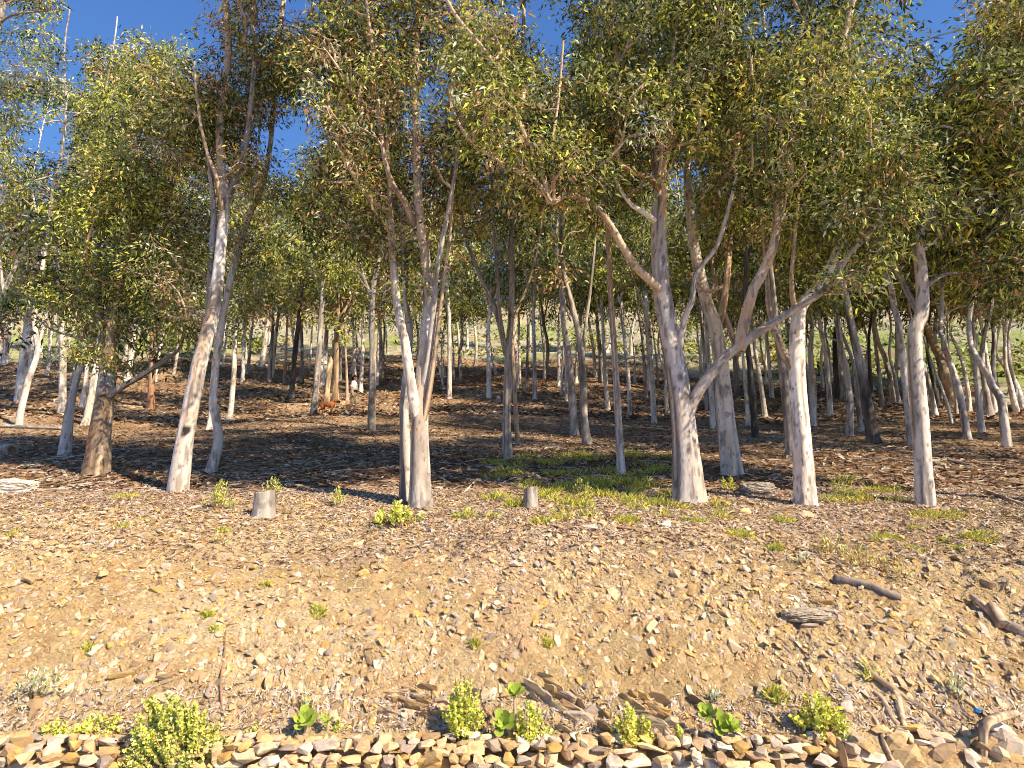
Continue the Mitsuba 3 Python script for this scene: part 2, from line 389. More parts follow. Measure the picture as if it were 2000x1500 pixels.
def tree(name, label, group, base, stems, regions, bark, mix='green', seed=1, leaf=(.078, .026), tufts=72., per=18, limb_bark=None, top=True, flare=.38, rough=.14, sides=18, twig=.03):
    rng = np.random.default_rng(seed)
    g = hit(*base); y0 = g[1]
    key = thing(name, label, 'tree', group)
    nodes = []
    for i, st in enumerate(stems):
        pts, w0, w1 = st[:3]; opt = st[3] if len(st) > 3 else {}
        P, R = px_path(pts, y0, w0, w1, opt.get('power', .8))
        if not opt.get('foot', i == 0):                                         # a limb starts inside the wood that carries it
            P = np.vstack([P[0] - unit(P[1] - P[0]) * R[0] * 1.1, P]); R = np.concatenate([[R[0] * .7], R])
        if opt.get('foot', i == 0):
            P[0, 2] = ground(P[0, 0], P[0, 1]) - .08
        b = opt.get('bark', bark if i == 0 else (limb_bark or bark))
        v, f, c = tube(P, R, sides if i == 0 else max(8, sides - 6), .05 if y0 < 14 else .12, seed * 31 + i, b, opt.get('bark2'), flare if opt.get('foot', i == 0) else 0, opt.get('rough', rough), wob=.0)
        if opt.get('mark') is not None:                                        # dark tar-like marks on the bark
            mk = at(*opt['mark'], y0); 
            dd = np.linalg.norm((v - mk) * [1, .4, .8], axis=1) + (fbm(v * 14, 2, 3) - .5) * .16
            c[dd < .055] = (.02, .02, .022)
        put('trunk' if i == 0 else ('stem' if opt.get('foot') else 'limb'), (v, f), 'bark_material', key, True, c)
        nodes.append(smooth_path(P, R, .25)[0][2:])
    cs, rs = [], []
    for rg in regions:
        P, r = clump_region(rng, y0, *rg); cs.append(P); rs.append(r)
    cs, rs = np.vstack(cs), np.concatenate(rs)
    ok = cs[:, 2] > ground0(cs[:, 0], cs[:, 1]) + .5
    cs, rs = open_sky(cs[ok], rs[ok])
    bw = branchwork(np.vstack(nodes), cs, rs, seed * 77, twig, limb_bark or 'tan')
    if bw:
        v, f, c = join(bw); tag(put('branchwork', (v, f), 'bark_material', key, True, c), kind='stuff')
    parts = [crown(cs, rs * .80, mix, seed * 13, tufts * 1.45, per, *leaf)]
    if top:
        q = nodes[0][-1]; gz = float(ground0(g[0], g[1]))
        n = 34; u = unit(rng.normal(size=(n, 3))) * (rng.random((n, 1)) ** .5)
        ct = np.array([q[0], q[1] + .4, gz + 10.0]) + u * [2.3, 2.3, 2.9]
        ct = ct[ct[:, 2] > ct[:, 1] * .95]                                     # above what the picture shows of this crown
        if len(ct):
            parts.append(crown(ct, rng.uniform(.55, .85, len(ct)), mix, seed * 17, 40, 14, .17, .052, spread=.16))
            tp = np.vstack([nodes[0], [[q[0], q[1], z] for z in np.arange(q[2] + .5, max(gz + 12, q[2] + 1.5), .8)]])
            P = np.array([q, q + [.1, .1, max(gz + 12.5 - q[2], 1) * .5], [q[0] + .2, q[1] + .3, max(gz + 12.5, q[2] + 1)]])
            v, f, c = tube(P, [.05, .04, .015], 8, .2, seed * 57, limb_bark or bark); put('limb', (v, f), 'bark_material', key, True, c)
            v, f, c = join(branchwork(tp, ct, np.full(len(ct), .6), seed * 79, .03, limb_bark or 'tan', 3))
            tag(put('branchwork', (v, f), 'bark_material', key, True, c), kind='stuff')
    v, f, c = join(parts)
    put('crown', (v, f), 'leaf_material', key, False, c)
    return key

def auto_tree(name, label, group, base, pts, w, bark, mix, seed, H, near=False, fork=0, low=(.38, .5), rc=1.0):
    """a slimmer tree farther back: its trunk follows the pixels, then its upper stems and crown grow by themselves"""
    rng = np.random.default_rng(seed)
    g = hit(*base); y0 = g[1]
    key = thing(name, label, 'tree', group)
    if bark == 'grey' and seed % 2: bark = 'pale'
    allp = [base + (0,)] + [(p[0], p[1], (p[2] if len(p) > 2 else rng.uniform(-.25, .25) * (i + 1) * .5)) for i, p in enumerate(pts)]
    P, R = px_path(allp, y0, w, w * .62)
    P[0, 2] = ground(P[0, 0], P[0, 1]) - .1
    gz = P[0, 2]
    tip, d = P[-1], unit(P[-1] - P[-2])
    topz = gz + H
    # continue the main stem
    d = unit(d * [.7, .7, 1] + [0, 0, .5])
    n = max(2, int((topz - tip[2]) / 1.5))
    ext, q = [], tip.copy()
    for k in range(n):
        d = unit(d + rng.normal(size=3) * [.16, .16, .05] + [0, 0, .12])
        q = q + d * (topz - tip[2]) / n * .92
        ext.append(q.copy())
    PP = np.vstack([P, ext]); RR = np.concatenate([R, np.linspace(R[-1] * .9, .025, n + 1)[1:]])
    sides = 10 if near else 7
    step = .12 if near else .28
    v, f, c = tube(PP, RR, sides, step, seed * 31, bark, None, .3, .5 if bark in ('rough', 'burnt', 'grey') else .12)
    put('trunk', (v, f), 'bark_material', key, True, c)
    nodes = [smooth_path(PP, RR, .4)[0][len(P):]]
    for k in range(fork):
        i0 = rng.uniform(.35, .6) if k else .42
        sp, sr, s = smooth_path(PP, RR, .2)
        i = int(np.argmin(np.abs(sp[:, 2] - (gz + H * i0))))
        a, r = sp[i], sr[i] * .72
        ang = rng.uniform(0, 2 * math.pi) if k else (0.2 if rng.random() < .5 else math.pi - .2)
        h = np.array([math.cos(ang), math.sin(ang) * .7, 0])
        Lk = (topz - a[2]) * rng.uniform(.7, .95)
        path = [a - [0, 0, .1], a + h * .25 * rc + [0, 0, .12 * Lk], a + h * .7 * rc + [0, 0, .45 * Lk], a + h * 1.0 * rc + rng.normal(size=3) * .2 + [0, 0, Lk]]
        v, f, c = tube(np.array(path), [r, r * .85, r * .55, .02], sides, step, seed * 31 + k + 1, bark)
        put('limb', (v, f), 'bark_material', key, True, c)
        nodes.append(smooth_path(path, [1] * 4, .4)[0][2:])
    N = np.vstack(nodes)
    zb = gz + H * rng.uniform(*low)
    up = N[N[:, 2] > zb]
    nc = int((50 if near else 40) * rc)
    k = rng.integers(0, len(up), nc)
    rel = (up[k, 2] - zb) / max(topz - zb, .1)
    wdt = (1.55 * np.sin(np.clip(rel * .8 + .25, 0, 1) * math.pi) + .25) * rc
    u = rng.normal(size=(nc, 3)) * [1, 1, .45]
    cs = up[k] + unit(u) * (wdt * rng.random(nc) ** .6)[:, None]
    rs = rng.uniform(.42, .85, nc) * (1. if near else 1.1)
    cs, rs = open_sky(cs, rs)
    bw = branchwork(N, cs, rs, seed * 77, .022, bark if bark != 'burnt' else 'grey', 5 if near else 3)
    v, f, c = join(bw); tag(put('branchwork', (v, f), 'bark_material', key, True, c), kind='stuff')
    if near: v, f, c = crown(cs, rs * .82, mix, seed * 13, 52, 15, .150, .049, spread=.14)
    else: v, f, c = crown(cs, rs * .85, mix, seed * 13, 28, 11, .225, .073, spread=.19)
    put('crown', (v, f), 'leaf_material', key, False, c)
    BASES[key] = P[0].copy()
    return key
BASES = {}

# ------------------------------------------------------------------ the front row of trees
exec_trees = []
tree('eucalyptus_tree', 'rough-barked eucalyptus with reddish twin stems and leafy shoots low on its trunk', None, (185, 925),
     [([(187, 926, 0), (196, 850, 0), (206, 770, .05), (212, 715, .1), (214, 640, .2), (236, 540, .3), (262, 440, .4), (270, 350, .5), (266, 300, .6)], 42, 9, {'bark2': 'red'}),
      ([(207, 760, 0), (208, 690, .2), (200, 610, .4), (190, 520, .5), (185, 420, .6), (170, 330, .7)], 30, 8, {'bark': 'grey'}),
      ([(213, 772, 0), (245, 752, -.1), (275, 735, -.2), (318, 706, -.3), (350, 680, -.35), (362, 640, -.4)], 14, 4, {'bark': 'grey'}),
      ([(236, 545, .3), (290, 450, .2), (330, 380, .1), (352, 300, 0)], 13, 5)],
     [(245, 400, 105, 110, 44, .55, 1.2), (180, 560, 60, 90, 16, .42, .8), (250, 560, 70, 70, 12, .42, .8), (345, 470, 55, 90, 14, .5, .8), (178, 690, 34, 46, 8, .26, .4), (222, 715, 26, 22, 5, .22, .3, -.2), (150, 650, 20, 50, 5, .24, .3), (300, 600, 50, 30, 5, .3, .5), (355, 650, 30, 40, 5, .26, .3, -.35)],
     'rough', 'bright', 11, top=False, rough=.55, limb_bark='red', flare=.16)
tree('eucalyptus_tree', 'eucalyptus leaning right with a smooth pale trunk and black marks at head height', None, (347, 958),
     [([(347, 959, 0), (358, 880, 0), (372, 800, 0), (388, 720, 0), (404, 655, .05), (420, 585, .1), (428, 520, .1), (436, 440, .1), (440, 395, .1), (433, 330, .2), (430, 240, .2), (445, 120, .3), (440, -40, .4), (450, -180, .4)], 37, 8, {'bark2': 'tan', 'mark': (367, 843)}),
      ([(398, 690, .0), (406, 640, .15), (410, 560, .3), (415, 470, .4), (417, 400, .5), (405, 300, .5), (385, 200, .5)], 18, 6, {'bark': 'grey'}),
      ([(437, 420, .1), (425, 360, -.2), (405, 300, -.3), (390, 230, -.4), (380, 120, -.5)], 10, 4),
      ([(441, 400, .1), (480, 280, .3), (495, 150, .3), (490, 0, .4), (480, -120, .5)], 13, 5, {'bark': 'grey'})],
     [(430, 210, 95, 140, 42, .5, 1.2, .7), (485, 40, 80, 120, 30, .52, 1.3, .3), (365, 250, 70, 110, 22, .48, 1.0, .3), (510, 330, 50, 80, 14, .45, .9), (430, -160, 150, 110, 22, .6, 1.6), (310, 520, 60, 50, 8, .35, .6), (345, 610, 30, 40, 5, .26, .4)],
     'pale', 'brown', 12, limb_bark='tan', flare=.16)
tree('eucalyptus_tree', 'thin curved eucalyptus trunk bowing right beside the pale leaning one', None, (412, 922),
     [([(409, 923, 0), (419, 895, 0), (426, 860, 0), (423, 825, 0), (416, 785, 0), (421, 715, 0), (430, 650, 0), (445, 570, 0), (462, 500, .1), (484, 430, .1), (515, 355, .2), (530, 260, .2), (540, 100, .3)], 21, 8)],
     [(540, 330, 55, 90, 14, .5, .9), (560, 150, 60, 120, 18, .5, 1.0), (470, 480, 40, 60, 6, .35, .6)],
     'pale', 'green', 13, flare=.15)
tree('eucalyptus_tree', 'twin-stemmed eucalyptus with white-grey peeling bark behind the yellow-green shrub', None, (820, 990),
     [([(822, 992, 0), (820, 930, 0), (820, 860, 0), (821, 800, 0), (826, 740, 0), (832, 660, .05), (838, 590, .1), (830, 500, .1), (820, 420, .1), (815, 330, .2), (812, 200, .3), (815, 60, .4), (820, -120, .5)], 50, 9, {'bark2': 'tan', 'power': .65}),
      ([(815, 820, 0), (806, 770, -.1), (798, 720, -.1), (789, 660, -.1), (778, 610, 0), (770, 540, .1), (765, 470, .2), (762, 420, .2), (725, 390, .1), (690, 340, 0), (660, 280, 0), (640, 180, 0)], 26, 6, {'bark': 'white', 'bark2': 'tan'}),
      ([(795, 915, .4), (791, 860, .4), (789, 790, .4), (796, 720, .4), (800, 650, .4), (793, 590, .4), (790, 500, .5), (780, 400, .6)], 26, 9, {'foot': True, 'bark': 'grey'}),
      ([(822, 790, 0), (836, 700, -.1), (846, 620, -.15), (852, 540, -.2), (872, 430, -.3), (890, 330, -.4), (905, 200, -.5)], 18, 6, {'bark': 'grey'}),
      ([(822, 850, 0), (838, 770, -.1), (848, 700, -.15), (858, 620, -.2), (868, 540, -.2), (880, 450, -.2), (885, 350, -.2)], 13, 5, {'bark': 'tan'}),
      ([(807, 435, .1), (790, 395, 0), (765, 355, -.1), (748, 290, -.2), (742, 230, -.2), (730, 120, -.3), (715, 0, -.3)], 15, 5),
      ([(765, 480, .2), (763, 400, .3), (758, 320, .3), (752, 250, .3), (700, 190, .4), (650, 100, .5), (640, -30, .5)], 12, 4)],
     [(720, 210, 120, 190, 54, .50, 1.5, .9), (660, 120, 80, 140, 26, .52, 1.3, .7), (830, 160, 90, 190, 40, .52, 1.5, .9), (890, 330, 60, 120, 20, .48, 1.0, .8), (700, 420, 100, 70, 22, .42, .8, .8), (790, 500, 60, 60, 12, .36, .6, .5), (830, 560, 50, 40, 8, .3, .5, .3), (760, -170, 200, 120, 34, .6, 1.8), (620, 330, 50, 90, 14, .45, .8, .6), (720, 220, 170, 190, 40, .32, .6, -.4)],
     'grey', 'brown', 14, limb_bark='tan', flare=.2, rough=.3)
tree('eucalyptus_tree', 'slim dark-shadowed eucalyptus dividing into a V above head height, centre of the grove', None, (992, 895),
     [([(993, 897, 0), (990, 830, 0), (991, 760, 0), (992, 700, 0), (998, 620, .05), (1000, 540, .1), (998, 470, .1), (1008, 380, .2), (1015, 250, .2)], 21, 7),
      ([(988, 690, 0), (977, 640, 0), (960, 585, .1), (940, 545, .2), (922, 500, .3), (910, 470, .3), (900, 380, .4)], 13, 6),
      ([(986, 680, 0), (975, 600, -.2), (970, 520, -.2), (965, 450, -.3), (960, 350, -.3)], 10, 5)],
     [(960, 400, 80, 70, 16, .5, 1.0), (1010, 320, 60, 90, 16, .5, 1.0)],
     'grey', 'green', 15, flare=.1)
tree('eucalyptus_tree', 'first of two close slim trunks, the left-leaning pair right of centre', None, (1122, 850),
     [([(1123, 852, 0), (1117, 770, 0), (1112, 700, 0), (1102, 640, 0), (1096, 560, 0), (1088, 470, .1), (1090, 380, .2), (1085, 260, .2)], 17, 7)],
     [(1085, 400, 60, 80, 16, .5, 1.0), (1075, 270, 60, 80, 12, .5, 1.0)], 'grey', 'green', 16, sides=12, leaf=(.12, .036), tufts=46, per=15)
tree('eucalyptus_tree', 'darker trunk of two close slim trunks, the one bending left above a kink', None, (1145, 868),
     [([(1147, 870, 0), (1140, 800, 0), (1138, 730, 0), (1132, 665, 0), (1118, 600, 0), (1103, 540, 0), (1095, 480, 0), (1100, 400, 0), (1110, 300, 0)], 19, 7),
      ([(1138, 700, 0), (1143, 640, 0), (1150, 590, .1), (1160, 500, .1), (1165, 420, .1)], 9, 4)],
     [(1120, 420, 60, 70, 14, .48, 1.0), (1150, 330, 60, 80, 14, .5, 1.0)], 'grey', 'green', 17, sides=12, leaf=(.12, .036), tufts=46, per=15)
tree('eucalyptus_tree', 'single straight slender eucalyptus left of the big forked one, pale and unbranched below', None, (1213, 928),
     [([(1215, 929, 0), (1210, 860, 0), (1205, 770, 0), (1201, 700, 0), (1195, 610, 0), (1191, 540, 0), (1188, 470, .05), (1180, 380, .1), (1185, 250, .1), (1190, 100, .1)], 17, 7, {'bark2': 'tan'})],
     [(1180, 330, 70, 100, 18, .45, 1.0), (1190, 150, 70, 100, 16, .5, 1.0)], 'pale', 'green', 18, sides=14)
tree('eucalyptus_tree', 'big forked eucalyptus with thick pink-grey knotted trunk and long arching limbs', None, (1345, 980),
     [([(1347, 982, 0), (1342, 920, 0), (1337, 850, 0), (1330, 780, 0), (1318, 710, 0), (1305, 640, 0), (1292, 560, 0), (1287, 490, 0), (1287, 420, 0), (1290, 360, .1), (1280, 300, .2), (1275, 200, .3), (1262, 60, .4), (1255, -120, .5)], 60, 12, {'power': .9}),
      ([(1340, 815, 0), (1358, 775, -.1), (1385, 735, -.2), (1425, 690, -.3), (1460, 664, -.4), (1500, 637, -.5), (1540, 612, -.6), (1585, 585, -.8), (1625, 550, -.9), (1660, 495, -1.0), (1700, 455, -1.1), (1740, 405, -1.2), (1775, 350, -1.3), (1830, 280, -1.4)], 27, 5, {'bark': 'pink', 'bark2': 'grey', 'power': .7}),
      ([(1448, 672, -.35), (1456, 620, -.4), (1468, 575, -.5), (1490, 530, -.5), (1508, 490, -.6), (1518, 430, -.6), (1523, 360, -.7), (1540, 290, -.8), (1570, 235, -.9), (1605, 175, -1.0), (1632, 120, -1.1), (1660, 30, -1.2), (1690, -100, -1.3)], 26, 8, {'bark': 'tan', 'power': .7}),
      ([(1320, 700, 0), (1330, 660, -.1), (1338, 620, -.2), (1352, 585, -.3), (1358, 540, -.3), (1400, 480, -.4), (1420, 420, -.5), (1440, 340, -.5)], 17, 6, {'bark': 'pink'}),
      ([(1293, 575, 0), (1270, 548, -.2), (1245, 525, -.3), (1218, 485, -.5), (1195, 445, -.6), (1165, 405, -.8), (1130, 386, -.9), (1105, 382, -1.0), (1078, 395, -1.1), (1062, 372, -1.2), (1035, 345, -1.3), (1000, 330, -1.3), (960, 305, -1.4), (925, 280, -1.5), (880, 200, -1.6)], 21, 6, {'bark': 'tan', 'power': .6}),
      ([(1072, 392, -1.1), (1062, 350, -1.2), (1045, 300, -1.2), (1025, 265, -1.3), (1000, 205, -1.4), (985, 160, -1.4), (940, 90, -1.5), (890, 30, -1.6), (860, -30, -1.7)], 13, 6, {'bark': 'tan'}),
      ([(1082, 388, -1.1), (1082, 340, -1.2), (1078, 300, -1.2), (1090, 200, -1.2), (1100, 80, -1.3)], 9, 4, {'bark': 'tan'}),
      ([(1288, 430, 0), (1298, 380, -.2), (1293, 340, -.3), (1302, 310, -.4), (1311, 270, -.4), (1309, 200, -.5), (1312, 130, -.5), (1330, 0, -.6)], 14, 6, {'bark': 'tan'}),
      ([(1288, 370, 0), (1268, 348, -.2), (1240, 338, -.3), (1213, 318, -.4), (1202, 290, -.4), (1208, 245, -.5), (1210, 190, -.5), (1208, 140, -.6), (1195, 40, -.7)], 12, 6, {'bark': 'red'}),
      ([(1288, 440, 0), (1268, 422, -.1), (1240, 405, -.2), (1225, 390, -.2), (1200, 340, -.3)], 14, 6, {'bark': 'white'}),
      ([(1530, 620, -.6), (1515, 632, -.7), (1480, 640, -.7)], 5, 3)],
     [(1180, 240, 130, 130, 44, .48, 1.3, .5), (1190, 50, 90, 110, 24, .52, 1.4, -.2), (1350, 60, 80, 110, 20, .52, 1.4, -.2), (980, 170, 110, 150, 36, .48, 1.1, -.5), (1090, 250, 80, 100, 22, .46, .9, -.4), (1400, 160, 100, 170, 34, .52, 1.3, .3), (1470, 60, 100, 120, 26, .55, 1.3, -.2), (1390, 350, 80, 80, 16, .45, .9, .3), (1610, 110, 110, 110, 32, .48, 1.0, -.4), (1250, -190, 260, 110, 34, .65, 1.8, -.3), (1590, -120, 160, 90, 20, .6, 1.4, -1.0), (1740, 350, 70, 60, 14, .45, .8, -1.2), (1050, 330, 100, 50, 12, .42, .8, -1.0), (1240, 200, 150, 160, 36, .32, .6, -.9), (1560, 180, 110, 160, 34, .34, .6, -1.3), (960, 200, 100, 130, 16, .32, .5, -1.6), (1700, 430, 70, 60, 14, .30, .4, -1.3), (1640, 560, 50, 40, 8, .26, .4, -1.0), (1130, 330, 70, 60, 14, .32, .5, -1.2), (1520, 330, 60, 110, 12, .30, .4, -1.0)],
     'pink', 'green', 19, limb_bark='tan', flare=.25, sides=24)
tree('eucalyptus_tree', 'stout pale eucalyptus just right of the big forked one, lichen spot on its upper trunk', None, (1432, 925),
     [([(1430, 927, 0), (1422, 860, 0), (1414, 780, 0), (1407, 700, 0), (1397, 640, 0), (1380, 590, 0), (1368, 540, 0), (1356, 480, 0), (1348, 410, 0), (1342, 330, .1), (1345, 230, .1), (1350, 100, .1)], 41, 11, {'bark2': 'white'}),
      ([(1398, 650, 0), (1412, 600, .1), (1420, 540, .1), (1425, 480, .2), (1432, 400, .2), (1450, 300, .2)], 18, 7),
      ([(1441, 690, .2), (1425, 640, .2), (1405, 580, .2), (1392, 520, .3), (1380, 450, .3)], 13, 5, {'bark': 'tan'}),
      ([(1408, 560, 0), (1380, 570, -.1), (1358, 545, -.2), (1345, 530, -.2)], 8, 5, {'bark': 'tan'})],
     [(1360, 220, 90, 130, 28, .52, 1.3, .2), (1440, 280, 80, 100, 22, .5, 1.2, .2), (1340, 50, 120, 110, 24, .55, 1.4), (1440, 430, 70, 60, 12, .42, .8)],
     'pale', 'green', 20, limb_bark='tan', flare=.2, sides=20)
tree('eucalyptus_tree', 'bright white smooth-barked eucalyptus with a low left fork, the whitest trunk in front', None, (1573, 985),
     [([(1574, 988, 0), (1570, 920, 0), (1565, 850, 0), (1559, 780, 0), (1556, 720, 0), (1557, 660, 0), (1562, 605, 0), (1575, 585, 0), (1600, 560, 0), (1622, 520, .1), (1650, 440, .2), (1660, 340, .3), (1650, 220, .3)], 40, 9, {'power': 1.1}),
      ([(1553, 735, 0), (1538, 705, 0), (1522, 670, 0), (1508, 630, .1), (1500, 590, .1), (1498, 540, .2), (1492, 470, .2), (1480, 380, .3)], 17, 6),
      ([(1560, 612, 0), (1548, 585, -.1), (1546, 540, -.2), (1552, 470, -.3), (1560, 380, -.4)], 13, 5)],
     [(1600, 330, 110, 120, 44, .48, 1.2, .3), (1650, 230, 60, 70, 16, .45, 1.0, -.2), (1560, 430, 80, 60, 16, .42, .9), (1680, 430, 60, 70, 14, .42, .9), (1530, 240, 60, 90, 14, .45, .9)],
     'white', 'bright', 21, limb_bark='tan', flare=.25, sides=20)
tree('eucalyptus_tree', 'grey shadowed eucalyptus standing close behind the white front trunk', None, (1546, 892),
     [([(1547, 895, 0), (1541, 840, 0), (1533, 760, 0), (1522, 680, 0), (1513, 610, 0), (1507, 550, 0), (1500, 480, 0), (1490, 350, .1), (1500, 200, .1)], 21, 8)],
     [(1500, 320, 80, 110, 22, .5, 1.2)], 'grey', 'green', 22, sides=12, leaf=(.12, .036), tufts=46, per=15)
tree('eucalyptus_tree', 'crook-trunked eucalyptus at right, bending left then up past a side limb', None, (1805, 985),
     [([(1806, 987, 0), (1803, 920, 0), (1799, 850, 0), (1794, 780, 0), (1789, 720, 0), (1786, 672, 0), (1789, 640, 0), (1801, 612, 0), (1802, 570, 0), (1797, 510, 0), (1792, 478, 0), (1800, 450, 0), (1822, 415, -.1), (1850, 385, -.1), (1872, 362, -.2), (1885, 325, -.2), (1895, 240, -.2), (1880, 130, -.2)], 32, 9, {'power': 1.0}),
      ([(1797, 615, 0), (1782, 588, .1), (1765, 555, .2), (1748, 520, .2), (1736, 495, .3), (1722, 440, .3)], 13, 6),
      ([(1796, 490, 0), (1805, 440, .2), (1815, 400, .3), (1820, 330, .4)], 10, 5)],
     [(1880, 200, 95, 90, 44, .48, 1.3), (1930, 260, 70, 110, 26, .5, 1.2, -.3), (1830, 310, 80, 70, 20, .45, 1.0), (1760, 420, 70, 70, 14, .42, .9), (1960, 420, 60, 110, 18, .5, 1.1), (1880, 440, 60, 50, 10, .42, .8), (1950, 510, 60, 60, 12, .4, .8, .3)],
     'pink', 'green', 23, limb_bark='grey', top=False, flare=.16, leaf=(.115, .032), tufts=46., per=16, sides=20)
tree('eucalyptus_tree', 'eucalyptus with a charred black lower trunk, leaning left, right side of the grove', None, (1706, 865),
     [([(1708, 867, 0), (1700, 825, 0), (1692, 780, 0), (1684, 730, 0), (1673, 680, 0), (1662, 630, 0), (1652, 580, 0), (1640, 530, 0), (1625, 450, 0), (1620, 330, 0)], 23, 8, {'bark': 'burnt', 'bark2': 'pale'})],
     [(1640, 420, 70, 70, 16, .5, 1.0), (1620, 300, 70, 80, 14, .5, 1.0)], 'burnt', 'green', 24, sides=12, leaf=(.12, .036), tufts=46, per=15, rough=.35)
# leaning in from outside the frame
tree('eucalyptus_tree', 'leafy eucalyptus cut off by the top right corner of the picture', None, (2120, 985),
     [([(2120, 985, 0), (2110, 800, 0), (2095, 600, 0), (2080, 400, 0), (2060, 200, 0), (2050, 0, 0)], 34, 9)],
     [(1975, 70, 55, 75, 18, .5, .9, -.5), (2060, 160, 80, 160, 26, .55, 1.3), (1990, 360, 60, 90, 12, .5, 1.0), (2000, 500, 50, 70, 8, .45, .8)], 'pale', 'brown', 25)
tree('eucalyptus_tree', 'leafy eucalyptus cut off by the top left corner of the picture', None, (-160, 900),
     [([(-160, 900, 0), (-120, 700, 0), (-70, 400, 0), (-30, 150, 0), (10, -20, 0), (40, -140, 0)], 34, 9)],
     [(20, -15, 55, 28, 8, .3, .6), (105, 15, 24, 26, 4, .25, .3), (-120, 100, 100, 160, 18, .55, 1.3)], 'grey', 'green', 26)

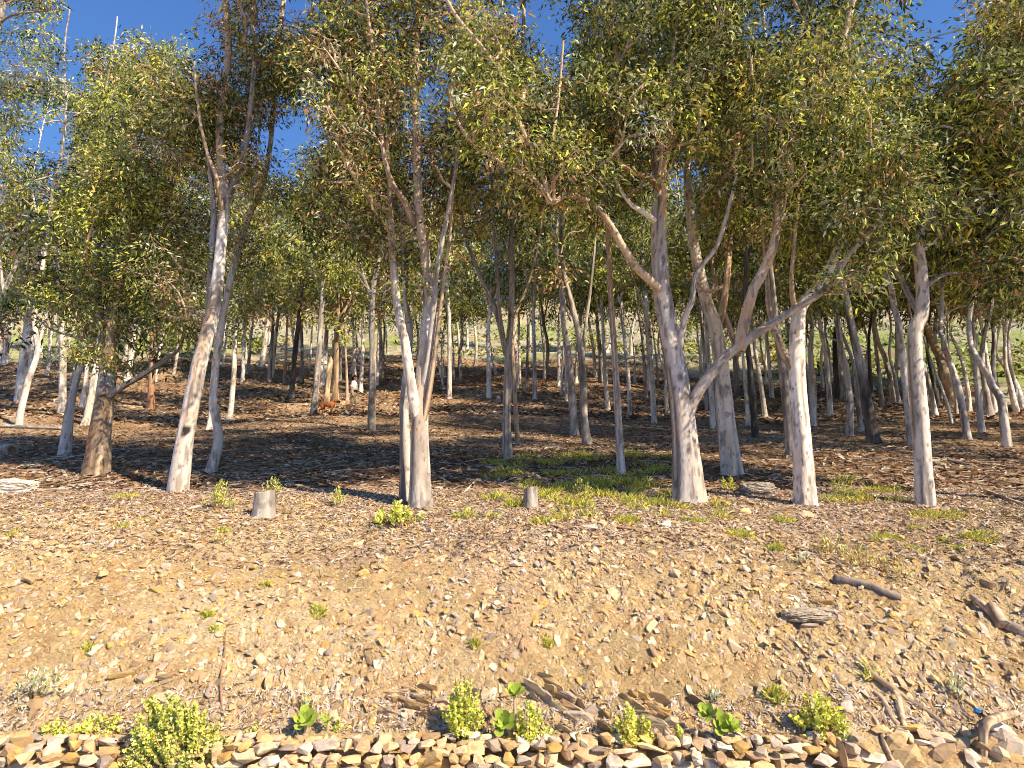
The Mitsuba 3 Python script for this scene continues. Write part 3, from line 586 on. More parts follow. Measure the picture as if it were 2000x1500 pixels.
# ------------------------------------------------------------------ trees farther back: base pixel, trunk pixels, width, bark, forks
FAR = [
 ((8, 712), [(22, 620), (36, 540)], 10, 'pale', 1), ((38, 782), [(62, 580), (68, 545)], 15, 'grey', 1), ((36, 830), [(53, 750), (72, 695), (68, 620), (80, 540)], 11, 'pale', 1),
 ((120, 808), [(123, 700), (114, 567), (112, 480)], 13, 'pale', 1), ((97, 697), [(100, 640)], 6, 'grey', 0), ((107, 707), [(113, 660)], 6, 'pale', 0),
 ((126, 888), [(134, 820), (142, 770)], 20, 'grey', 0), ((165, 830), [(182, 750), (193, 690), (197, 600)], 13, 'grey', 1), ((159, 797), [(168, 740), (175, 660)], 9, 'white', 0), ((248, 742), [(258, 680), (267, 610)], 11, 'white', 0), ((243, 705), [(250, 650)], 8, 'pale', 0),
 ((294, 798), [(297, 720), (298, 640), (300, 590)], 13, 'red', 1), ((385, 708), [(382, 660)], 7, 'grey', 0),
 ((448, 818), [(456, 740), (459, 660), (461, 600)], 11, 'grey', 1), ((408, 838), [(414, 790), (420, 700)], 12, 'pale', 0), ((474, 745), [(477, 660), (480, 600)], 8, 'pale', 0), ((483, 730), [(490, 660)], 8, 'grey', 1),
 ((515, 677), [(519, 630)], 5, 'grey', 0), ((530, 737), [(537, 670), (546, 590)], 9, 'grey', 1), ((555, 749), [(558, 700), (560, 650)], 7, 'tan', 0), ((570, 778), [(575, 700), (585, 610), (589, 530)], 12, 'burnt', 1),
 ((590, 748), [(590, 690), (589, 640)], 8, 'grey', 0), ((605, 717), [(609, 650)], 6, 'white', 0), ((612, 810), [(619, 730), (624, 670), (628, 600), (631, 540)], 14, 'grey', 1), ((632, 752), [(635, 690), (640, 610)], 12, 'white', 1),
 ((637, 788), [(643, 720), (652, 690), (668, 640), (690, 590)], 12, 'rough', 0), ((655, 786), [(656, 710), (658, 640), (660, 580)], 14, 'rough', 1), ((664, 746), [(665, 690)], 8, 'grey', 0), ((678, 782), [(677, 730), (675, 690)], 7, 'tan', 0),
 ((692, 742), [(692, 670), (691, 600)], 9, 'white', 0), ((704, 767), [(708, 700), (708, 620)], 10, 'white', 1), ((726, 840), [(727, 760), (728, 690), (726, 630), (730, 560)], 17, 'grey', 1), ((736, 752), [(738, 700)], 8, 'pale', 0), ((748, 742), [(749, 690)], 7, 'grey', 0),
 ((868, 762), [(858, 715), (848, 673), (840, 640)], 6, 'white', 0), ((878, 779), [(878, 700), (877, 620), (873, 540)], 11, 'white', 1), ((885, 742), [(886, 690)], 7, 'pale', 0), ((900, 719), [(897, 680), (894, 640)], 8, 'pale', 0),
 ((955, 776), [(955, 700), (953, 650), (957, 600)], 12, 'white', 2), ((1012, 869), [(1007, 800), (1003, 730), (1000, 650)], 11, 'tan', 0), ((1015, 757), [(1014, 680), (1013, 610)], 8, 'grey', 0), ((1028, 767), [(1030, 700), (1031, 640)], 7, 'grey', 0), ((1045, 781), [(1044, 700), (1042, 620), (1046, 560)], 10, 'pale', 1), ((1064, 742), [(1062, 690)], 6, 'white', 0),
 ((1097, 772), [(1098, 730)], 7, 'grey', 0), ((1106, 782), [(1105, 700), (1100, 620)], 7, 'pale', 0), ((1126, 747), [(1126, 690)], 8, 'white', 0), ((1163, 737), [(1160, 690), (1152, 640), (1145, 590)], 8, 'white', 2),
 ((1188, 800), [(1182, 720), (1178, 640), (1174, 560)], 10, 'pale', 1), ((1230, 810), [(1227, 730), (1220, 660), (1213, 590)], 9, 'pale', 1), ((1240, 747), [(1239, 690)], 6, 'grey', 0), ((1262, 777), [(1258, 700), (1252, 640)], 9, 'grey', 1), ((1278, 827), [(1275, 760), (1270, 680), (1263, 600), (1256, 540)], 12, 'pale', 1),
 ((1285, 752), [(1282, 700)], 6, 'tan', 0), ((1303, 807), [(1300, 740)], 9, 'grey', 0), ((1380, 800), [(1376, 700), (1370, 620)], 9, 'grey', 0), ((1393, 837), [(1388, 750), (1383, 690), (1379, 620)], 12, 'pale', 1), ((1440, 767), [(1436, 720), (1432, 660)], 10, 'grey', 0), ((1461, 832), [(1455, 740), (1450, 680)], 9, 'pale', 0),
 ((1475, 854), [(1470, 780), (1466, 730), (1460, 670), (1455, 610)], 14, 'burnt', 1), ((1495, 815), [(1486, 750), (1477, 700), (1470, 640)], 10, 'pale', 0), ((1508, 778), [(1503, 720), (1498, 660)], 9, 'pale', 0), ((1588, 832), [(1585, 760), (1583, 700), (1586, 640)], 13, 'grey', 1), ((1592, 797), [(1590, 740), (1585, 680)], 7, 'tan', 0),
 ((1622, 812), [(1618, 750), (1612, 690), (1602, 640), (1598, 580)], 10, 'grey', 1), ((1634, 777), [(1633, 720), (1630, 670)], 14, 'burnt', 0), ((1658, 852), [(1660, 790), (1655, 740), (1645, 690), (1637, 640), (1624, 570)], 14, 'pink', 1), ((1682, 842), [(1675, 780), (1670, 730), (1660, 690)], 10, 'grey', 0),
 ((1703, 787), [(1699, 730), (1697, 670)], 9, 'burnt', 0), ((1722, 792), [(1718, 740), (1712, 690), (1705, 640)], 8, 'grey', 0), ((1745, 787), [(1739, 740), (1731, 710), (1716, 670), (1708, 630)], 11, 'grey', 0), ((1756, 789), [(1748, 740), (1737, 690)], 8, 'pale', 0),
 ((1782, 870), [(1772, 780), (1763, 700), (1756, 640), (1745, 590), (1735, 540)], 15, 'pale', 1), ((1827, 812), [(1817, 760), (1806, 720)], 10, 'pale', 0), ((1833, 792), [(1822, 740), (1812, 690)], 9, 'burnt', 0), ((1856, 797), [(1852, 760), (1846, 730), (1836, 700), (1826, 680), (1810, 640)], 20, 'rough', 1), ((1858, 828), [(1850, 790), (1840, 760), (1828, 730)], 6, 'grey', 0),
 ((1889, 858), [(1880, 800), (1870, 750), (1856, 710), (1845, 670), (1836, 640)], 13, 'pale', 1), ((1893, 803), [(1888, 750), (1880, 710)], 9, 'pale', 0), ((1868, 807), [(1866, 770)], 9, 'pale', 0), ((1918, 846), [(1912, 790), (1908, 740), (1905, 690), (1904, 640)], 11, 'pale', 1), ((1932, 813), [(1926, 770), (1919, 720)], 14, 'grey', 0), ((1944, 806), [(1937, 760), (1930, 720)], 12, 'white', 0),
 ((1966, 872), [(1961, 820), (1953, 775), (1935, 745), (1915, 710), (1902, 690)], 15, 'pale', 1), ((1985, 806), [(1975, 760), (1965, 720)], 11, 'grey', 0), ((1997, 795), [(1985, 755), (1976, 735), (1970, 690)], 12, 'pale', 0),
 ((2040, 830), [(2030, 760), (2015, 680)], 13, 'pale', 1), ((-30, 800), [(-15, 700), (0, 600)], 13, 'pale', 1), ((2090, 790), [(2080, 700)], 12, 'grey', 1),
]
LAND = [(185, 'the rough-barked gum'), (347, 'the pale leaning gum'), (820, 'the twin-stemmed gum'), (1213, 'the straight slender gum'), (1345, 'the big forked gum'), (1573, 'the white gum'), (1805, 'the crook-trunked gum')]
ORD = 'first second third fourth fifth sixth seventh eighth ninth tenth eleventh twelfth thirteenth fourteenth fifteenth sixteenth seventeenth eighteenth nineteenth twentieth twenty-first twenty-second twenty-third twenty-fourth twenty-fifth'.split()
WORD = {'pale': 'pale', 'white': 'white', 'grey': 'grey', 'tan': 'tan', 'red': 'reddish', 'rough': 'rough brown', 'burnt': 'dark', 'pink': 'pinkish'}
FAR.sort(key=lambda t: t[0][0])
cnt, rngF = {}, np.random.default_rng(5)
for i, (base, pts, w, bark, fork) in enumerate(FAR):
    k = sum(base[0] > l[0] for l in LAND)
    cnt[k] = cnt.get(k, 0) + 1
    o = ORD[cnt[k] - 1]
    where = f'left of {LAND[0][1]}, counting from the left edge' if k == 0 else f'right of {LAND[k - 1][1]}'
    shape = 'slim ' if w < 9 else ('sturdy ' if w > 13 else '')
    lab = f'{shape}{WORD[bark]} background eucalyptus trunk, {o} from the left edge' if k == 0 else f'{shape}{WORD[bark]} background eucalyptus trunk, {o} to the {where}'
    near = base[1] > 822
    d = hit(*base)[1]
    H = float(np.clip(rngF.normal(11.8, 1.2) if base[0] > 330 else rngF.normal(14.5, 1.6), 9, 17))
    H = {(38, 782): 18.5, (36, 830): 15.5, (120, 808): 18.5, (165, 830): 16.5, (294, 798): 17.5, (126, 888): 6.5}.get(base, H)
    mix = ['green', 'bright', 'green', 'brown', 'grey'][int(rngF.integers(0, 5))]
    if base[0] < 330: mix = ['bright', 'green', 'bright', 'brown'][int(rngF.integers(0, 4))]
    auto_tree('eucalyptus_tree', lab, 'slender trees of the grove', base, pts, w, bark, mix, 100 + i, H, near, fork, (.54, .62) if base[0] < 125 or base in ((165, 830), (294, 798)) else (.38, .50), rc=1.35 if H > 15.2 and d < 33 else float(np.clip(w / 11, .62, 1.25)))

for i, (x, y) in enumerate([(11.5, 9.5), (12.5, 13), (10.6, 11.6), (15, 10.5), (16, 15), (18.5, 18.5), (15.6, 18), (21, 22.5), (19.5, 13), (23, 27.5), (22.5, 17.5), (27, 24)]):
    q = np.array([x, y, float(ground0(x, y))]); s_ = y / q[1]
    Yc = -q[1] * SP + q[2] * CP; Zc = q[1] * CP + q[2] * SP
    bp = (1000 + FPX * q[0] / Zc, 750 - FPX * Yc / Zc)
    auto_tree('eucalyptus_tree', f'eucalyptus standing just beyond the right edge of the picture, {ORD[i]} of that strip', 'trees beyond the right edge', bp,
              [(bp[0] - 12, bp[1] - 130), (bp[0] - 22, bp[1] - 260)], 13 + 90 / y, ['pale', 'grey'][i % 2], 'green', 1200 + i, 13.5, False, 1, rc=1.25)
for i in range(25):
    rr = np.random.default_rng(900 + i)
    px = -60 + 2120 * (i + rr.uniform(.1, .9)) / 25
    row = 700 + rr.uniform(-14, 10) + 70 * np.clip((px - 1200) / 700, 0, 1) - 10 * (px < 500)
    auto_tree('eucalyptus_tree', f'thin distant eucalyptus at the far edge of the grove, {ORD[i]} from the left there', 'distant trees at the far edge of the grove', (px, row),
              [(px + rr.normal() * 5, row - 40), (px + rr.normal() * 9, row - 90)], rr.uniform(5.5, 8.5), ['pale', 'grey', 'white'][i % 3], ['green', 'bright', 'grey'][i % 3], 900 + i, rr.uniform(9, 12.5), False, 1, rc=.95)

PROTO = list(BASES)[-25::4]
rc_, dc = np.random.default_rng(4242), {}
for i in range(56):
    px = -40 + 2080 * (i + rc_.uniform(0, 1)) / 56
    q = hit(px, rc_.uniform(702, 762) + 45 * np.clip((px - 1300) / 600, 0, 1))
    src = PROTO[i % len(PROTO)]; b = BASES[src]
    lm = sum(px > l[0] for l in LAND); dc[lm] = dc.get(lm, 0) + 1
    side = f'right of {LAND[lm - 1][1]}' if lm else 'from the left edge'
    key = thing('eucalyptus_tree', f'slim pale eucalyptus deep in the grove, {ORD[dc[lm] - 1]} deep one {side}', 'tree', 'slim pale trees packed deep in the grove')
    M = T().translate([float(q[0]), float(q[1]), float(ground(q[0], q[1]) - .1)]).rotate([0, 0, 1], float(rc_.uniform(0, 360))).scale(float(rc_.uniform(.85, 1.12))).translate([float(-b[0]), float(-b[1]), float(-b[2])])
    for k in [k for k in scene if k.startswith(src + '__')]:
        scene[key + k[len(src):]] = {**scene[k], 'to_world': M}
        if k in labels: labels[key + k[len(src):]] = dict(labels[k])

# ------------------------------------------------------------------ stones
from scipy.spatial import ConvexHull
import manifold3d as m3
def rock(rng, n=15, p=2.6):
    """an angular stone of unit half-size: the hull of points on a boxy ball"""
    u = unit(rng.normal(size=(n, 3)))
    u = u / (np.abs(u) ** p).sum(1, keepdims=True) ** (1 / p) * rng.uniform(.82, 1.0, (n, 1))
    h = ConvexHull(u)
    idx = {v: i for i, v in enumerate(h.vertices)}
    V = u[h.vertices]
    F = np.array([[idx[a] for a in s] for s in h.simplices])
    nn = np.cross(V[F[:, 1]] - V[F[:, 0]], V[F[:, 2]] - V[F[:, 0]])
    flip = (nn * V[F].mean(1)).sum(1) < 0
    F[flip] = F[flip][:, ::-1]
    return V, F
def rot(rng, tilt=.35, yaw=None):
    a = rng.uniform(0, 2 * math.pi) if yaw is None else yaw
    z = np.array([[math.cos(a), -math.sin(a), 0], [math.sin(a), math.cos(a), 0], [0, 0, 1]])
    b, c = rng.normal(size=2) * tilt
    x = np.array([[1, 0, 0], [0, math.cos(b), -math.sin(b)], [0, math.sin(b), math.cos(b)]])
    y = np.array([[math.cos(c), 0, math.sin(c)], [0, 1, 0], [-math.sin(c), 0, math.cos(c)]])
    return x @ y @ z
STONEC = np.array([(.56, .39, .20), (.62, .46, .27), (.48, .32, .15), (.52, .34, .19), (.58, .44, .30), (.40, .27, .16), (.66, .54, .37), (.44, .35, .28), (.60, .38, .13), (.50, .42, .35), (.40, .31, .25)])
def stone_colour(rng, n, pale=0.):
    c = STONEC[rng.integers(0, len(STONEC), n)] * [.93, .97, .98] * rng.uniform(.62, 1.15, (n, 1))
    w = rng.random(n) < pale
    c[w] = np.array([.62, .56, .46]) * rng.uniform(.85, 1.1, (w.sum(), 1))
    return np.clip(c, .02, .85)
def slope_tilt(x, y):
    e = .12
    return np.array([[1, 0, 0], [0, 1, 0], [0, 0, 1.]]), float((ground0(x, y + e) - ground0(x, y - e)) / (2 * e))
def lean(s):
    a = math.atan(s)
    return np.array([[1, 0, 0], [0, math.cos(a), -math.sin(a)], [0, math.sin(a), math.cos(a)]])

rng = np.random.default_rng(42)
# the low wall: every stone a part
wall = thing('stone_wall', 'low dry wall of loose ochre stones along the bottom edge of the bank', 'wall')
XW1 = at(1700, 1470, 4.2)[0]
def wall_stone(x, y, z, sx, sy, sz, tilt=.1, yaw=0.):
    V, F = rock(rng, int(rng.integers(14, 20)), 5.0)
    R = rot(rng, tilt, yaw)
    col = np.minimum(stone_colour(rng, 1, .04)[0] * 1.12, .8)
    v = (V * [sx, sy, sz]) @ R.T + [x, y, z]
    c = np.clip(col * (1 + (fbm(v * 30, 2, 4)[:, None] - .5) * .5), .02, .85)
    put('stone', (v, F), 'stone_material', wall, False, c)
for course, (z, y, a, b, hz) in enumerate([(-1.57, 4.14, .14, .24, .07), (-1.48, 4.13, .06, .12, .045), (-1.42, 4.13, .035, .10, .028), (-1.373, 4.145, .03, .095, .024), (-1.333, 4.17, .028, .085, .021), (-1.332, 4.26, .025, .07, .02), (-1.335, 4.34, .02, .06, .018)]):
    x = -3.65
    while x < XW1:
        q = rng.random()
        sx = a + (b - a) * q ** 1.5
        h = hz * rng.uniform(.6, 1.6) * (1.25 - .4 * q)
        if course >= 4 and rng.random() < .12: x += sx * 1.4; continue
        up = course > 1 and rng.random() < .06                                  # now and then one stands on end
        wall_stone(x + sx, y + rng.normal() * .02, z + rng.normal() * .010 + (.012 if up else 0), sx * (.62 if up else 1.1), rng.uniform(.04, .075), h * (1.8 if up else 1.1), .07 if course < 4 else .14, rng.normal() * .12)
        x += 2 * sx * (.6 if up else 1)
# stones on the bank: the biggest as parts, the rest as one mass
def scatter(n, ya, yb, pw, xw=.86, xmax=7.5):
    y = ya + (yb - ya) * rng.random(n) ** pw
    x = (rng.random(n) * 2 - 1) * np.minimum(y * xw, xmax)
    return x, y
big = []
bx, by = scatter(138, 4.5, 8.6, 1.35)
for x, y in zip(bx, by):
    s = rng.uniform(.035, .075) * (1.25 if rng.random() < .15 else 1)
    big.append((x, y, s * rng.uniform(1, 1.5), s * rng.uniform(.6, 1.), s * rng.uniform(.28, .55), .3))
for i in range(30):                                            # the tumble of bigger stones at the right end of the wall
    p = hit_fine(rng.uniform(1640, 1990), rng.uniform(1425, 1496))
    s = rng.uniform(.04, .09)
    big.append((p[0], p[1], s * 1.3, s * .9, s * .5, .35))
big.append((*hit_fine(1690, 1492)[:2], .13, .09, .06, .1)); big.append((*hit_fine(1955, 1488)[:2], .09, .06, .05, .15))
for x, y, sx, sy, sz, tl in big:
    V, F = rock(rng, int(rng.integers(11, 18)), 3.2)
    v = (V * [sx, sy, sz]) @ rot(rng, tl, .35 + rng.normal() * .8).T @ lean(slope_tilt(x, y)[1]).T + [x, y, float(ground(x, y)) + sz * .35]
    c = np.tile(stone_colour(rng, 1, .08), (len(v), 1))
    put('stone', (v, F), 'stone_material', bank, False, c)
def mass(n, sizes, flat, hulls, ya, yb, pw, pale=.05, parent=bank, name='loose_stones', dark=1., xw=.86, xmax=7.5):
    x, y = scatter(int(n * 1.7), ya, yb, pw, xw, xmax)
    dn = fbm(np.stack([x * .9, y * 1.1, 0 * x + 4], -1), 3, 21)
    k = rng.random(len(x)) < np.clip((dn - .28) * 3.2, .30, 1)
    x, y = x[k], y[k]; n = len(x)
    z = ground(x, y)
    s = sizes[0] + (sizes[1] - sizes[0]) * rng.random(n) ** 1.8
    sl = (ground0(x, y + .1) - ground0(x, y - .1)) / .2
    out, k = [], rng.integers(0, len(hulls), n)
    col = stone_colour(rng, n, pale) * dark
    ya_, t1, t2 = rng.uniform(0, 2 * math.pi, n), rng.normal(size=n) * .35, rng.normal(size=n) * .35
    for h, (V, F) in enumerate(hulls):
        i = np.flatnonzero(k == h)
        sc = np.stack([s[i] * rng.uniform(.9, 1.6, len(i)), s[i] * rng.uniform(.6, 1., len(i)), s[i] * rng.uniform(flat[0], flat[1], len(i))], -1)
        v = V[None] * sc[:, None]
        ca, sa = np.cos(ya_[i])[:, None], np.sin(ya_[i])[:, None]
        X, Y, Z = v[..., 0] * ca - v[..., 1] * sa, v[..., 0] * sa + v[..., 1] * ca, v[..., 2]
        Z = Z + X * t1[i][:, None] + Y * (t2[i] + sl[i])[:, None]
        P = np.stack([X + x[i][:, None], Y + y[i][:, None], Z + (z[i] + sc[:, 2] * .3)[:, None]], -1)
        f = F[None] + (np.arange(len(i)) * len(V))[:, None, None]
        out.append((P.reshape(-1, 3), f.reshape(-1, 3), np.repeat(col[i], len(V), 0)))
    v, f, c = join(out)
    tag(put(name, (v, f), 'stone_material', parent, False, c), kind='stuff')
hulls = [rock(rng, 11, 3.0) for _ in range(10)]
chips = [rock(rng, 7, 2.6) for _ in range(8)]
mass(16000, (.010, .036), (.25, .6), hulls, 4.46, 9.0, 1.15, .02)
mass(28000, (.006, .019), (.3, .7), chips, 4.42, 8.6, 1.3, .08, name='stone_chips')
# tilted shale beds that stick out of the bank
def slabs(cx, cy, wpx, hpx, n, dip, seed):
    r2 = np.random.default_rng(seed)
    for i in range(n):
        p = hit_fine(cx + r2.uniform(-1, 1) * wpx, cy + r2.uniform(-1, 1) * hpx)
        V, F = rock(r2, 18, 5.0)
        a = -dip + r2.normal() * .14
        R = lean(.62 + r2.normal() * .10) @ np.array([[math.cos(a), -math.sin(a), 0], [math.sin(a), math.cos(a), 0], [0, 0, 1]]) @ rot(r2, .10, 0.)
        v = (V * [r2.uniform(.04, .12), r2.uniform(.006, .020), r2.uniform(.03, .06)]) @ R.T + p + [0, -.01, .006]
        put('rock_slab', (v, F), 'stone_material', bank, False, np.tile(stone_colour(r2, 1)[0] * r2.uniform(.75, 1.0), (len(v), 1)))
slabs(1190, 1390, 100, 40, 22, .62, 1); slabs(1320, 1395, 80, 25, 10, .5, 2); slabs(850, 1372, 85, 30, 16, .22, 3); slabs(250, 1320, 80, 22, 5, -.5, 4); slabs(1560, 1200, 50, 25, 5, .3, 5); slabs(1075, 1350, 50, 30, 8, .7, 6)

# ------------------------------------------------------------------ litter
def strew(n, x, y, zf, L, W, cols, seed, tilt=.28):
    r2 = np.random.default_rng(seed)
    a = r2.uniform(0, 2 * math.pi, n)
    d = unit(np.stack([np.cos(a), np.sin(a), r2.normal(size=n) * tilt], -1))
    e = .15
    sl = (ground0(x, y + e) - ground0(x, y - e)) / (2 * e)
    d[:, 2] += d[:, 1] * sl
    d = unit(d)
    nr = unit(np.stack([r2.normal(size=n) * .35, r2.normal(size=n) * .35 - sl, np.ones(n)], -1))
    s = r2.uniform(.5, 1.3, n)
    pos = np.stack([x, y, zf(x, y) + .012], -1) - d * (L * s)[:, None] * .5
    c = np.asarray(cols)[r2.integers(0, len(cols), n)] * r2.uniform(.65, 1.25, (n, 1))
    return blades(pos, d, nr, L * s, W * s, c, droop=0., fold=.22)
LIT = [(.20, .125, .075), (.31, .215, .135), (.13, .085, .05), (.40, .31, .22), (.28, .23, .18), (.19, .09, .05), (.085, .06, .04), (.46, .40, .32)]
n = 26000
y = 8.6 + 17 * rng.random(n) ** 1.7; x = (rng.random(n) * 2 - 1) * y * .85
v, f, c = strew(n, x, y, floor_z, .16, .05, LIT, 3)
tag(put('leaf_litter', (v, f), 'matte_material', floor, False, c), kind='stuff')
n = 16000
y = 25 + 26 * rng.random(n) ** 1.2; x = (rng.random(n) * 2 - 1) * y * .85
v, f, c = strew(n, x, y, floor_z, .42, .13, LIT, 4, .4)
tag(put('leaf_litter', (v, f), 'matte_material', floor, False, c), kind='stuff')
n = 24000
y = 9.4 - 3.3 * rng.random(n) ** 1.3; x = (rng.random(n) * 2 - 1) * y * .85
GL = LIT + [(.46, .40, .35), (.55, .50, .45), (.40, .34, .31)]
v, f, c = strew(n, x, y, ground, .085, .017, GL, 5)
tag(put('dry_leaves', (v, f), 'matte_material', bank, False, c), kind='stuff')
n = 5200
y = 4.40 + .28 * rng.random(n); x = (rng.random(n) * 2 - 1) * 3.9
v, f, c = strew(n, x, y, ground, .05, .009, GL + [(.50, .46, .42)] * 4, 8, .35)
tag(put('dry_leaves', (v, f), 'matte_material', bank, False, c), kind='stuff')
def twigs(n, ya, yb, pw, L, r, seed):
    r2 = np.random.default_rng(seed)
    y = ya + (yb - ya) * r2.random(n) ** pw; x = (r2.random(n) * 2 - 1) * y * .84
    out, C = [], [(.42, .36, .31), (.30, .22, .16), (.52, .46, .40), (.22, .13, .09)]
    for i in range(n):
        a, l = r2.uniform(0, 2 * math.pi), L * r2.uniform(.4, 1.5)
        t = np.linspace(-.5, .5, 4)[:, None] * l * np.array([math.cos(a), math.sin(a), 0]) + [x[i], y[i], 0] + r2.normal(size=(4, 3)) * [.012, .012, 0]
        t[:, 2] = ground(t[:, 0], t[:, 1]) + r + np.abs(r2.normal(size=4)) * .008
        s = np.gradient(t, axis=0); s = unit(s)
        q = unit(np.cross(s, [0, 0, 1])); u = np.cross(q, s)
        rr = r * r2.uniform(.6, 1.3)
        ring = np.stack([t + q * rr, t - q * rr * .5 + u * rr * .87, t - q * rr * .5 - u * rr * .87], 1).reshape(-1, 3)
        k = np.arange(3)[:, None] * 3; j = np.arange(3)[None]; j2 = (j + 1) % 3
        F = np.concatenate([np.stack([k + j, k + j2, k + 3 + j2], -1).reshape(-1, 3), np.stack([k + j, k + 3 + j2, k + 3 + j], -1).reshape(-1, 3)])
        out.append((ring, F, np.tile(np.array(C[r2.integers(0, 4)]) * r2.uniform(.8, 1.1), (12, 1))))
    return join(out)
v, f, c = twigs(2600, 9.2, 5.6, 1.3, .16, .0028, 6)
tag(put('twigs', (v, f), 'matte_material', bank, False, c), kind='stuff')

v, f, c = twigs(1100, 9.3, 26, 1.5, .55, .008, 16)
tag(put('fallen_twigs', (v, f), 'matte_material', floor, False, c), kind='stuff')
# ------------------------------------------------------------------ scrub on the hillside
r2 = np.random.default_rng(77)
n = 1100
y = 32 + 76 * r2.random(n) ** .8; x = (r2.random(n) * 2 - 1) * y * .85
keep = (grass_edge(x, y) > 1) & (fbm(np.stack([x * .06, y * .05, 0 * x], -1), 2, 9) > .44)
cs = np.stack([x, y, ground0(x, y) + .15], -1)[keep]
v, f, c = crown(cs, r2.uniform(.5, 1.3, len(cs)), 'bright', 78, 9, 9, .5, .16, flat=.45, spread=.3)
tag(put('scrub', (v, f), 'leaf_material', None, False, c * .8), 'low green and grey bushes covering the hillside behind the trees', 'scrub', kind='stuff')

# ------------------------------------------------------------------ small plants
MIXES['lime'] = (.10, .02, .70, .02, .01, .15)
MIXES['herb'] = (.30, .10, .55, .03, .0, .02)
MIXES['sage'] = (.12, .10, .03, .75, .0, .0)
MIXES['dry'] = (.25, .05, .05, .05, .50, .10)
def ovals(base, d, nrm, L, W, col, cup=.25):
    side = unit(np.cross(d, nrm)); nrm = np.cross(side, d)
    L, W = L[:, None], W[:, None]
    q = [(0, 0, 0), (.35, .42, .1), (.75, .46, .22), (1, 0, .12), (.75, -.46, .22), (.35, -.42, .1), (.55, 0, -.05)]
    V = np.stack([base + d * L * a + side * W * b + nrm * W * c * cup * 4 for a, b, c in q], 1).reshape(-1, 3)
    i = np.arange(len(base))[:, None] * 7
    F = np.concatenate([i + np.array(t) for t in [(0, 1, 6), (1, 2, 6), (2, 3, 6), (3, 4, 6), (4, 5, 6), (5, 0, 6)]], 0)
    return V, F, np.repeat(col, 7, 0)
def bush(name, label, cat, group, px, py, wpx, hpx, mix, seed, leaf=(.022, .016), dens=1.0, trail=0., upright=.4, depth=.8):
    """a small plant whose rounded leaves stand all over its shoots"""
    r2 = np.random.default_rng(seed)
    g = hit_fine(px, py + hpx * .5); m = np.linalg.norm(g) / FPX
    w, h = wpx * m / 2, hpx * m * .92
    key = thing(name, label, cat, group)
    ns = max(6, int(dens * 520 * w * (h + w)) + 6)
    a = r2.uniform(0, 2 * math.pi, ns); rr = r2.random(ns) ** .6
    tip = np.stack([np.cos(a) * rr * w, np.sin(a) * rr * w * depth, h * (1 - .75 * rr ** 2) * r2.uniform(.55, 1.05, ns)], -1)
    base = tip * [.45, .45, 0]
    P = g + base; Q = g + tip
    Q[:, 0] += trail * (Q[:, 2] - g[2])
    gz = ground(Q[:, 0], Q[:, 1]); Q[:, 2] = np.maximum(Q[:, 2] + (gz - g[2]) * .6, gz + .01)
    P[:, 2] = ground(P[:, 0], P[:, 1]) - .01
    st = []
    for i in range(0, ns, 2):
        st.append(tube(np.array([P[i], (P[i] + Q[i]) / 2 + [0, 0, .01], Q[i]]), [.004, .003, .002], 4, .08, seed + i, 'red'))
    v, f, c = join(st); put('stem', (v, f), 'bark_material', key, True, c * .9)
    nl = np.maximum(6, (np.linalg.norm(Q - P, axis=1) / leaf[0] * 3.4).astype(int))
    li = np.repeat(np.arange(ns), nl); n = len(li)
    t = .25 + .75 * r2.random(n) ** .75
    pos = P[li] * (1 - t[:, None]) + Q[li] * t[:, None]
    ax = unit(Q - P)[li]
    ld = unit(r2.normal(size=(n, 3)) + ax * upright + [0, 0, .25])
    nr = unit(ax + r2.normal(size=(n, 3)) * .4)
    fam = r2.choice(6, p=np.array(MIXES[mix]) / sum(MIXES[mix]), size=n)
    col = np.clip(PALM[fam, r2.integers(0, 3, n)] * r2.uniform(.8, 1.2, (n, 1)) * (1.6 if mix == 'lime' else 1.7), 0, .8)
    s = r2.uniform(.7, 1.25, n)
    v, f, c = ovals(pos, ld, nr, leaf[0] * s, leaf[1] * s, col)
    put('foliage', (v, f), 'leaf_material', key, False, c)
    return key
bush('groundcover_plant', 'large spreading bright green small-leaved plant hanging over the wall at left', 'plant', None, 352, 1444, 165, 112, 'herb', 201, (.019, .016), 1.7, -.4)
bush('bush', 'tall upright yellow-green bush with small round leaves above the wall, tallest of them', 'bush', None, 905, 1388, 78, 112, 'lime', 202, (.022, .016), 1.2)
bush('bush', 'yellow-green small-leaved bush crowded against the fleshy rosette plant in the middle', 'bush', None, 1035, 1417, 88, 72, 'lime', 203, (.022, .016), 1.2)
bush('bush', 'round yellow-green small-leaved bush below the tilted rock slabs', 'bush', None, 1237, 1418, 76, 76, 'lime', 204, (.022, .016), 1.2)
bush('bush', 'spreading yellow-green bush rightmost of those above the wall', 'bush', None, 1604, 1400, 96, 70, 'lime', 205, (.026, .020), 1.1)
bush('bush', 'small low lime-green plant near the left edge above the wall', 'bush', None, 106, 1424, 52, 30, 'lime', 206, (.022, .016), 1.1)
bush('bush', 'flat lime-green mat plant left of the large groundcover plant', 'bush', None, 190, 1421, 78, 30, 'lime', 207, (.022, .016), 1.1)
bush('bush', 'tiny yellow-green sprig at the foot of the right rosette plant', 'bush', None, 1328, 1441, 36, 32, 'lime', 208, (.022, .016), 1.0)
bush('bush', 'tiny low green sprig just right of the large groundcover plant', 'bush', None, 497, 1424, 30, 22, 'herb', 209, (.020, .012), 1.0)
bush('bush', 'tiny yellow-green sprig right of the lone left rosette', 'bush', None, 665, 1418, 26, 20, 'lime', 210, (.024, .016), 1.0)
bush('bush', 'low yellow-green sprig spilling on the wall under the tallest bush', 'bush', None, 935, 1444, 40, 20, 'lime', 211, (.022, .016), 1.0)
